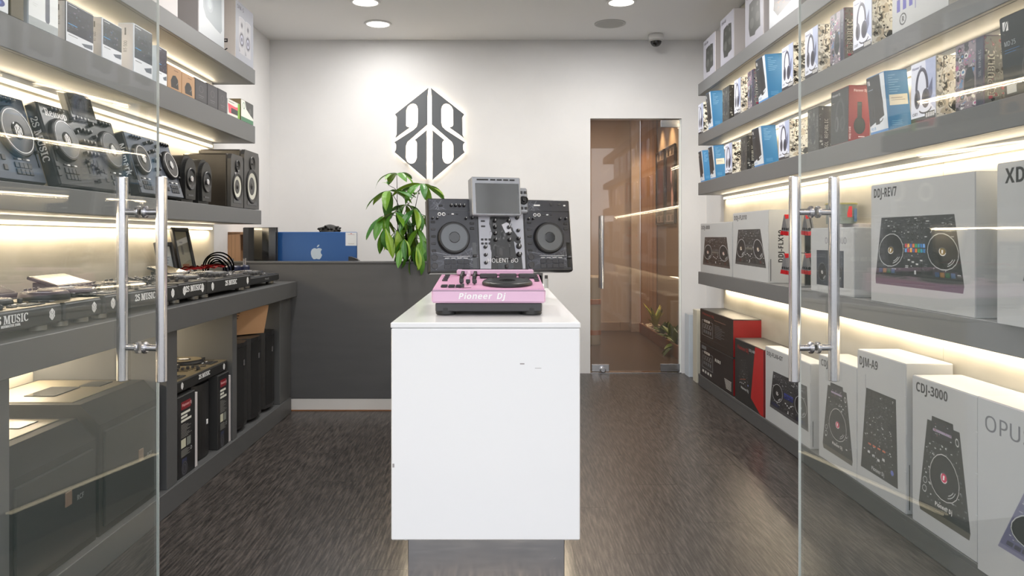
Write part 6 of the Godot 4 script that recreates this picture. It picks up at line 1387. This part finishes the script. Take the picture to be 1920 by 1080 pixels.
	for y in [0.1, 0.42]: part("tape_band", lathe([Vector2(0.074, y), Vector2(0.0765, y + 0.005), Vector2(0.0755, y + 0.05), Vector2(0.07, y + 0.055)], 20), mat("brown_tape", Color(0.6, 0.36, 0.18), 0.35), rl)

# ---------------------------------------------------------------- plants
func leaf_mat(k: String, c: Color) -> StandardMaterial3D:
	var m := mat(k, c, 0.4, 0.0, 0.5)
	m.backlight_enabled = true; m.backlight = Color(0.35, 0.45, 0.1) * 0.5
	return m

func blade_mesh(l: float, w: float) -> ArrayMesh:   # a pointed leaf along -z, keeled, slightly curved down
	var key_ := "bl%.3f %.3f" % [l, w]
	if not meshes.has(key_):
		var g := MB.new(); var n := 7; var prev := []
		for i in n + 1:
			var t := float(i) / n
			var ww := w * 0.5 * sin(PI * pow(t, 0.75)) * (1.0 if t < 1 else 0.0) + 0.002
			var c := Vector3(0, -0.18 * l * t * t, -l * t)
			var cur := [c + Vector3(-ww, ww * 0.35, 0), c, c + Vector3(ww, ww * 0.35, 0)]
			if i > 0:
				for k in 2: g.quad(prev[k], prev[k + 1], cur[k + 1], cur[k])
			prev = cur
		meshes[key_] = g.mesh()
	return meshes[key_]

func leaflet_mesh(v: int) -> ArrayMesh:   # drooping lance-shaped leaflet, one unit long, along -z
	var key_ := "lf%d" % v
	if not meshes.has(key_):
		var g := MB.new(); var n := 9; var prev := []; var up := Vector3.UP
		var c := Vector3.ZERO; var pitch := 0.15
		for i in n + 1:
			var t := float(i) / n
			var ww := 0.135 * pow(sin(PI * clampf(pow(t, 1.15), 0.0, 1.0)), 0.8) + 0.004
			if i > 0:
				pitch -= [0.09, 0.16, 0.05][v]
				c += Vector3(0, sin(pitch), -cos(pitch)) / n
			var wav := 0.012 * sin(t * 9.0 + v)
			var cur := [c + Vector3(-ww, ww * 0.3 + wav, 0), c + Vector3(-ww * 0.5, ww * 0.18, 0), c, c + Vector3(ww * 0.5, ww * 0.18, 0), c + Vector3(ww, ww * 0.3 - wav, 0)]
			if i > 0:
				for k in 4: g.quad(prev[k], prev[k + 1], cur[k + 1], cur[k])
			prev = cur
		meshes[key_] = g.mesh()
	return meshes[key_]

func money_tree() -> void:
	var o := thing("money_tree", "green potted tree with drooping finger-like leaves, behind the desk under the wall emblem", "plant", P(-0.61, 0.72, 5.22))
	part("pot", lathe([Vector2(0, 0), Vector2(0.075, 0), Vector2(0.095, 0.14), Vector2(0.1, 0.14), Vector2(0.1, 0.155), Vector2(0.088, 0.155), Vector2(0.085, 0.13), Vector2(0, 0.13)], 28), M.gloss_white, o)
	part("soil", cyl(0.084, 0.01, 24), mat("soil", Color(0.12, 0.09, 0.07), 0.9), o, Vector3(0, 0.128, 0))
	var bark := mat("bark", Color(0.3, 0.24, 0.15), 0.7); var stem := mat("stem_green", Color(0.3, 0.4, 0.14), 0.5)
	# [column, row, depth, leaflet length, leaflets, droop, spread direction]
	var heads := [[744, 326, 5.2, 0.2, 6, 0.1], [791, 345, 5.15, 0.21, 7, 0.2], [730, 358, 5.12, 0.25, 7, 0.25], [777, 366, 5.3, 0.1, 5, -0.7], [728, 347, 5.3, 0.07, 4, -0.8], [740, 398, 5.1, 0.19, 6, 0.45], [760, 384, 5.25, 0.18, 6, 0.4], [776, 392, 5.1, 0.2, 6, 0.75], [716, 406, 5.12, 0.19, 7, 0.8], [722, 428, 5.05, 0.2, 6, 1.0], [744, 432, 5.05, 0.19, 6, 1.0], [762, 415, 5.2, 0.18, 6, 0.7], [784, 428, 5.15, 0.2, 6, 0.95], [758, 448, 5.0, 0.18, 6, 1.0], [781, 462, 4.97, 0.19, 6, 1.1], [792, 450, 5.1, 0.19, 6, 0.9], [752, 466, 4.98, 0.15, 5, 1.0], [796, 404, 5.2, 0.18, 6, 0.6], [768, 436, 5.25, 0.18, 6, 0.8]]
	var root := Vector3(0, 0.13, 0)
	var tops := [Vector3(-0.075, 0.43, 0.06), Vector3(0.03, 0.56, 0.0), Vector3(-0.03, 0.5, 0.03)]
	for k in 3:
		var g := MB.new(); var t: Vector3 = tops[k]
		g.tube(PackedVector3Array([root + Vector3(0.02 * (k - 1), 0, 0), root.lerp(t, 0.35) + Vector3(0.012 * sin(k * 2.0), 0, 0.01 * cos(k * 2.0)), root.lerp(t, 0.7), t]), 0.013, 9, 0.005); part("trunk", g.mesh(), bark, o)
	for i in heads.size():
		var h = heads[i]
		var c := P((h[0] - 938.0) / 1450.0 * h[2], hh(h[1], h[2]), h[2]) - o.position
		var from: Vector3 = tops[i % 3].lerp(root, 0.35 if c.y < 0.35 else 0.0)
		if c.y < from.y: from = root.lerp(tops[i % 3], clampf((c.y - 0.05 - root.y) / (tops[i % 3].y - root.y), 0.15, 0.9))
		var g := MB.new(); var mid := from.lerp(c, 0.55) + Vector3(0, 0.03, 0)
		g.tube(PackedVector3Array([from, from.lerp(mid, 0.5) + Vector3(0, 0.01, 0), mid, mid.lerp(c, 0.5) + Vector3(0, 0.008, 0), c]), 0.0026, 6, 0.0016)
		var st := part("leaf_stalk", g.mesh(), stem, o)
		var off := rng.randf() * TAU
		for k in h[4]:
			var a: float = off + TAU * k / h[4] + rng.randf_range(-0.25, 0.25)
			var s: float = h[3] * rng.randf_range(0.75, 1.08)
			var lf := part("leaflet", leaflet_mesh((i + k) % 3), leaf_mat("tree_leaf%d" % ((i * 2 + k) % 4), [Color(0.27, 0.47, 0.13), Color(0.36, 0.53, 0.13), Color(0.21, 0.41, 0.17), Color(0.44, 0.56, 0.14)][(i * 2 + k) % 4]), st, c)
			lf.basis = Basis(Vector3.UP, a) * Basis(Vector3.RIGHT, -h[5] + rng.randf_range(-0.15, 0.15)) * Basis(Vector3.BACK, rng.randf_range(-0.4, 0.4)) * Basis().scaled(Vector3(s, s, s))

# ---------------------------------------------------------------- a person behind the computer
func blob(bones: Array, cell: float, k: float) -> ArrayMesh:   # smooth union of tapered capsules [a, b, ra, rb], meshed as surface nets
	var lo := Vector3.ONE * 1e9; var hi := -lo
	for b in bones:
		for q in [[b[0], b[2]], [b[1], b[3]]]:
			lo = lo.min(q[0] - Vector3.ONE * (q[1] + k)); hi = hi.max(q[0] + Vector3.ONE * (q[1] + k))
	var n := Vector3i(((hi - lo) / cell).ceil()) + Vector3i.ONE * 2
	var f := PackedFloat32Array(); f.resize(n.x * n.y * n.z); f.fill(1.0)
	for b in bones:
		var r := maxf(b[2], b[3]) + k + cell * 2
		var l := Vector3i(((b[0].min(b[1]) - Vector3.ONE * r - lo) / cell).floor()).max(Vector3i.ZERO); var u := Vector3i(((b[0].max(b[1]) + Vector3.ONE * r - lo) / cell).ceil()).min(n - Vector3i.ONE)
		var ab: Vector3 = b[1] - b[0]; var dd := maxf(ab.length_squared(), 1e-9)
		for z in range(l.z, u.z + 1):
			for y in range(l.y, u.y + 1):
				for x in range(l.x, u.x + 1):
					var p := lo + Vector3(x, y, z) * cell
					var t := clampf((p - b[0]).dot(ab) / dd, 0, 1)
					var d: float = (p - b[0] - ab * t).length() - lerpf(b[2], b[3], t)
					var i := x + n.x * (y + n.y * z)
					var h := clampf(0.5 + 0.5 * (f[i] - d) / k, 0, 1)
					f[i] = lerpf(f[i], d, h) - k * h * (1 - h) if f[i] < 0.9 else minf(f[i], d)
	var at := {}; var vs := PackedVector3Array(); var ns := PackedVector3Array()
	var st := [1, n.x, n.x * n.y]
	for z in n.z - 1:
		for y in n.y - 1:
			for x in n.x - 1:
				var i := x + n.x * (y + n.y * z); var s := Vector3.ZERO; var c := 0
				var v := []
				for q in 8: v.append(f[i + (q & 1) + ((q >> 1) & 1) * st[1] + (q >> 2) * st[2]])
				for e in [[0, 1], [2, 3], [4, 5], [6, 7], [0, 2], [1, 3], [4, 6], [5, 7], [0, 4], [1, 5], [2, 6], [3, 7]]:
					var a: float = v[e[0]]; var b2: float = v[e[1]]
					if (a < 0) != (b2 < 0):
						var pa := Vector3(e[0] & 1, (e[0] >> 1) & 1, e[0] >> 2); var pb := Vector3(e[1] & 1, (e[1] >> 1) & 1, e[1] >> 2)
						s += pa.lerp(pb, a / (a - b2)); c += 1
				if c:
					at[i] = vs.size(); vs.append(lo + (Vector3(x, y, z) + s / c) * cell)
					ns.append(Vector3(v[1] + v[3] + v[5] + v[7] - v[0] - v[2] - v[4] - v[6], v[2] + v[3] + v[6] + v[7] - v[0] - v[1] - v[4] - v[5], v[4] + v[5] + v[6] + v[7] - v[0] - v[1] - v[2] - v[3]).normalized())
	var g := MB.new()
	for z in range(1, n.z - 1):
		for y in range(1, n.y - 1):
			for x in range(1, n.x - 1):
				var i := x + n.x * (y + n.y * z)
				for ax in 3:
					var j: int = i + st[ax]
					if (f[i] < 0) == (f[j] < 0): continue
					var u: int = st[(ax + 1) % 3]; var w: int = st[(ax + 2) % 3]
					var q := [at.get(i - u - w, -1), at.get(i - w, -1), at.get(i, -1), at.get(i - u, -1)]
					if q.has(-1): continue
					if f[i] >= 0: q.reverse()
					g.smooth(vs[q[0]], vs[q[1]], vs[q[2]], ns[q[0]], ns[q[1]], ns[q[2]]); g.smooth(vs[q[0]], vs[q[2]], vs[q[3]], ns[q[0]], ns[q[2]], ns[q[3]])
	return g.mesh()

func seated_person() -> void:
	var skin := mat("skin", Color(0.68, 0.5, 0.4), 0.5); skin.subsurf_scatter_enabled = true; skin.subsurf_scatter_strength = 0.1
	var o := thing("person", "person sitting behind the blue computer, only the top of short black hair showing", "person", P(-1.28, 0, 5.86))
	var V := func(x: float, y: float, z: float) -> Vector3: return Vector3(x, y, z)
	var body := [[V.call(-0.08, 0.46, 0), V.call(0.08, 0.46, 0), 0.11, 0.11], [V.call(0, 0.5, 0), V.call(0, 0.76, 0.02), 0.11, 0.12], [V.call(-0.12, 0.81, 0.03), V.call(0.12, 0.81, 0.03), 0.08, 0.08], [V.call(0, 0.86, 0.03), V.call(0, 0.98, 0.06), 0.052, 0.048]]
	var shirt := [[V.call(-0.08, 0.5, 0), V.call(0.08, 0.5, 0), 0.125, 0.125], [V.call(0, 0.5, 0), V.call(0, 0.76, 0.02), 0.13, 0.135], [V.call(-0.13, 0.81, 0.03), V.call(0.13, 0.81, 0.03), 0.088, 0.088]]
	var legs := []
	for s in [-1.0, 1.0]:
		body.append_array([[V.call(s * 0.17, 0.8, 0.03), V.call(s * 0.22, 0.62, 0.12), 0.045, 0.04], [V.call(s * 0.22, 0.62, 0.12), V.call(s * 0.13, 0.76, 0.36), 0.038, 0.026]])
		shirt.append([V.call(s * 0.17, 0.81, 0.03), V.call(s * 0.205, 0.68, 0.09), 0.062, 0.058])
		legs.append_array([[V.call(s * 0.08, 0.46, 0.0), V.call(s * 0.12, 0.47, 0.4), 0.1, 0.065], [V.call(s * 0.12, 0.47, 0.4), V.call(s * 0.12, 0.1, 0.42), 0.06, 0.045], [V.call(s * 0.12, 0.05, 0.4), V.call(s * 0.12, 0.04, 0.54), 0.045, 0.035]])
	var b := part("body", blob(body, 0.014, 0.03), skin, o)
	part("shirt", blob(shirt, 0.016, 0.04), mat("shirt_black", Color(0.1, 0.1, 0.11), 0.8), o); part("trousers", blob(legs, 0.018, 0.03), mat("trousers", Color(0.12, 0.13, 0.18), 0.8), o)
	var hd := Vector3(0, 1.09, 0.07)
	var head := [[hd + Vector3(0, 0.02, -0.015), hd + Vector3(0, 0.015, 0.02), 0.078, 0.074], [hd + Vector3(0, -0.05, 0.03), hd + Vector3(0, -0.08, 0.055), 0.056, 0.034], [hd + Vector3(0, 0.0, 0.088), hd + Vector3(0, -0.022, 0.102), 0.009, 0.013], [hd + Vector3(-0.02, -0.055, 0.082), hd + Vector3(0.02, -0.055, 0.082), 0.009, 0.009]]
	for s in [-1.0, 1.0]: head.append([hd + Vector3(s * 0.078, 0.01, 0.0), hd + Vector3(s * 0.08, -0.025, 0.005), 0.014, 0.009])
	part("head", blob(head, 0.006, 0.014), skin, o)
	for s in [-1.0, 1.0]:
		part("eye", lathe([Vector2(0, -0.006), Vector2(0.009, -0.004), Vector2(0.011, 0), Vector2(0.009, 0.004), Vector2(0, 0.006)], 14), M.white_print, o, hd + Vector3(s * 0.03, 0.005, 0.087), Vector3(PI / 2, 0, 0))
		var hand := []; var w := Vector3(s * 0.13, 0.762, 0.36)
		hand.append([w, w + Vector3(-s * 0.01, 0.0, 0.07), 0.02, 0.026])
		for k in 4:
			var r0 := w + Vector3(s * (-0.03 + 0.019 * k), 0.004, 0.085); var l: float = [0.034, 0.04, 0.037, 0.028][k]
			hand.append([r0, r0 + Vector3(0, 0.006, l), 0.009, 0.0085]); hand.append([r0 + Vector3(0, 0.006, l), r0 + Vector3(0, -0.016, l * 1.8), 0.0085, 0.0075])
		hand.append([w + Vector3(-s * 0.02, 0, 0.03), w + Vector3(-s * 0.05, -0.004, 0.075), 0.011, 0.008])
		part("hand", blob(hand, 0.004, 0.006), skin, o)
	var hair := [[hd + Vector3(0, 0.045, -0.02), hd + Vector3(0, 0.045, 0.015), 0.082, 0.074], [hd + Vector3(0, 0.0, -0.055), hd + Vector3(0, -0.04, -0.05), 0.055, 0.042]]
	for k in 22: 
		var a := TAU * k / 22.0; var q := hd + Vector3(cos(a) * 0.06, 0.08 + 0.02 * rng.randf(), sin(a) * 0.06)
		hair.append([hd + Vector3(cos(a) * 0.03, 0.09, sin(a) * 0.03), q + Vector3(cos(a) * 0.025, rng.randf_range(-0.01, 0.02), sin(a) * 0.025), 0.02, 0.006])
	part("hair", blob(hair, 0.006, 0.01), mat("hair", Color(0.04, 0.035, 0.03), 0.5), o)
	var st := thing("stool", "dark round stool carrying the person behind the blue computer", "stool", P(-1.28, 0, 5.9))
	part("seat", cyl(0.18, 0.05, 28, 0.01), M.black, st, Vector3(0, 0.31, 0)); part("column", cyl(0.025, 0.31, 14), M.steel, st)
	for k in 5: part("foot_arm", bx(Vector3(0.03, 0.02, 0.24), 0.004), M.black, st, Vector3(sin(TAU * k / 5) * 0.12, 0.012, cos(TAU * k / 5) * 0.12), Vector3(0, TAU * k / 5, 0))
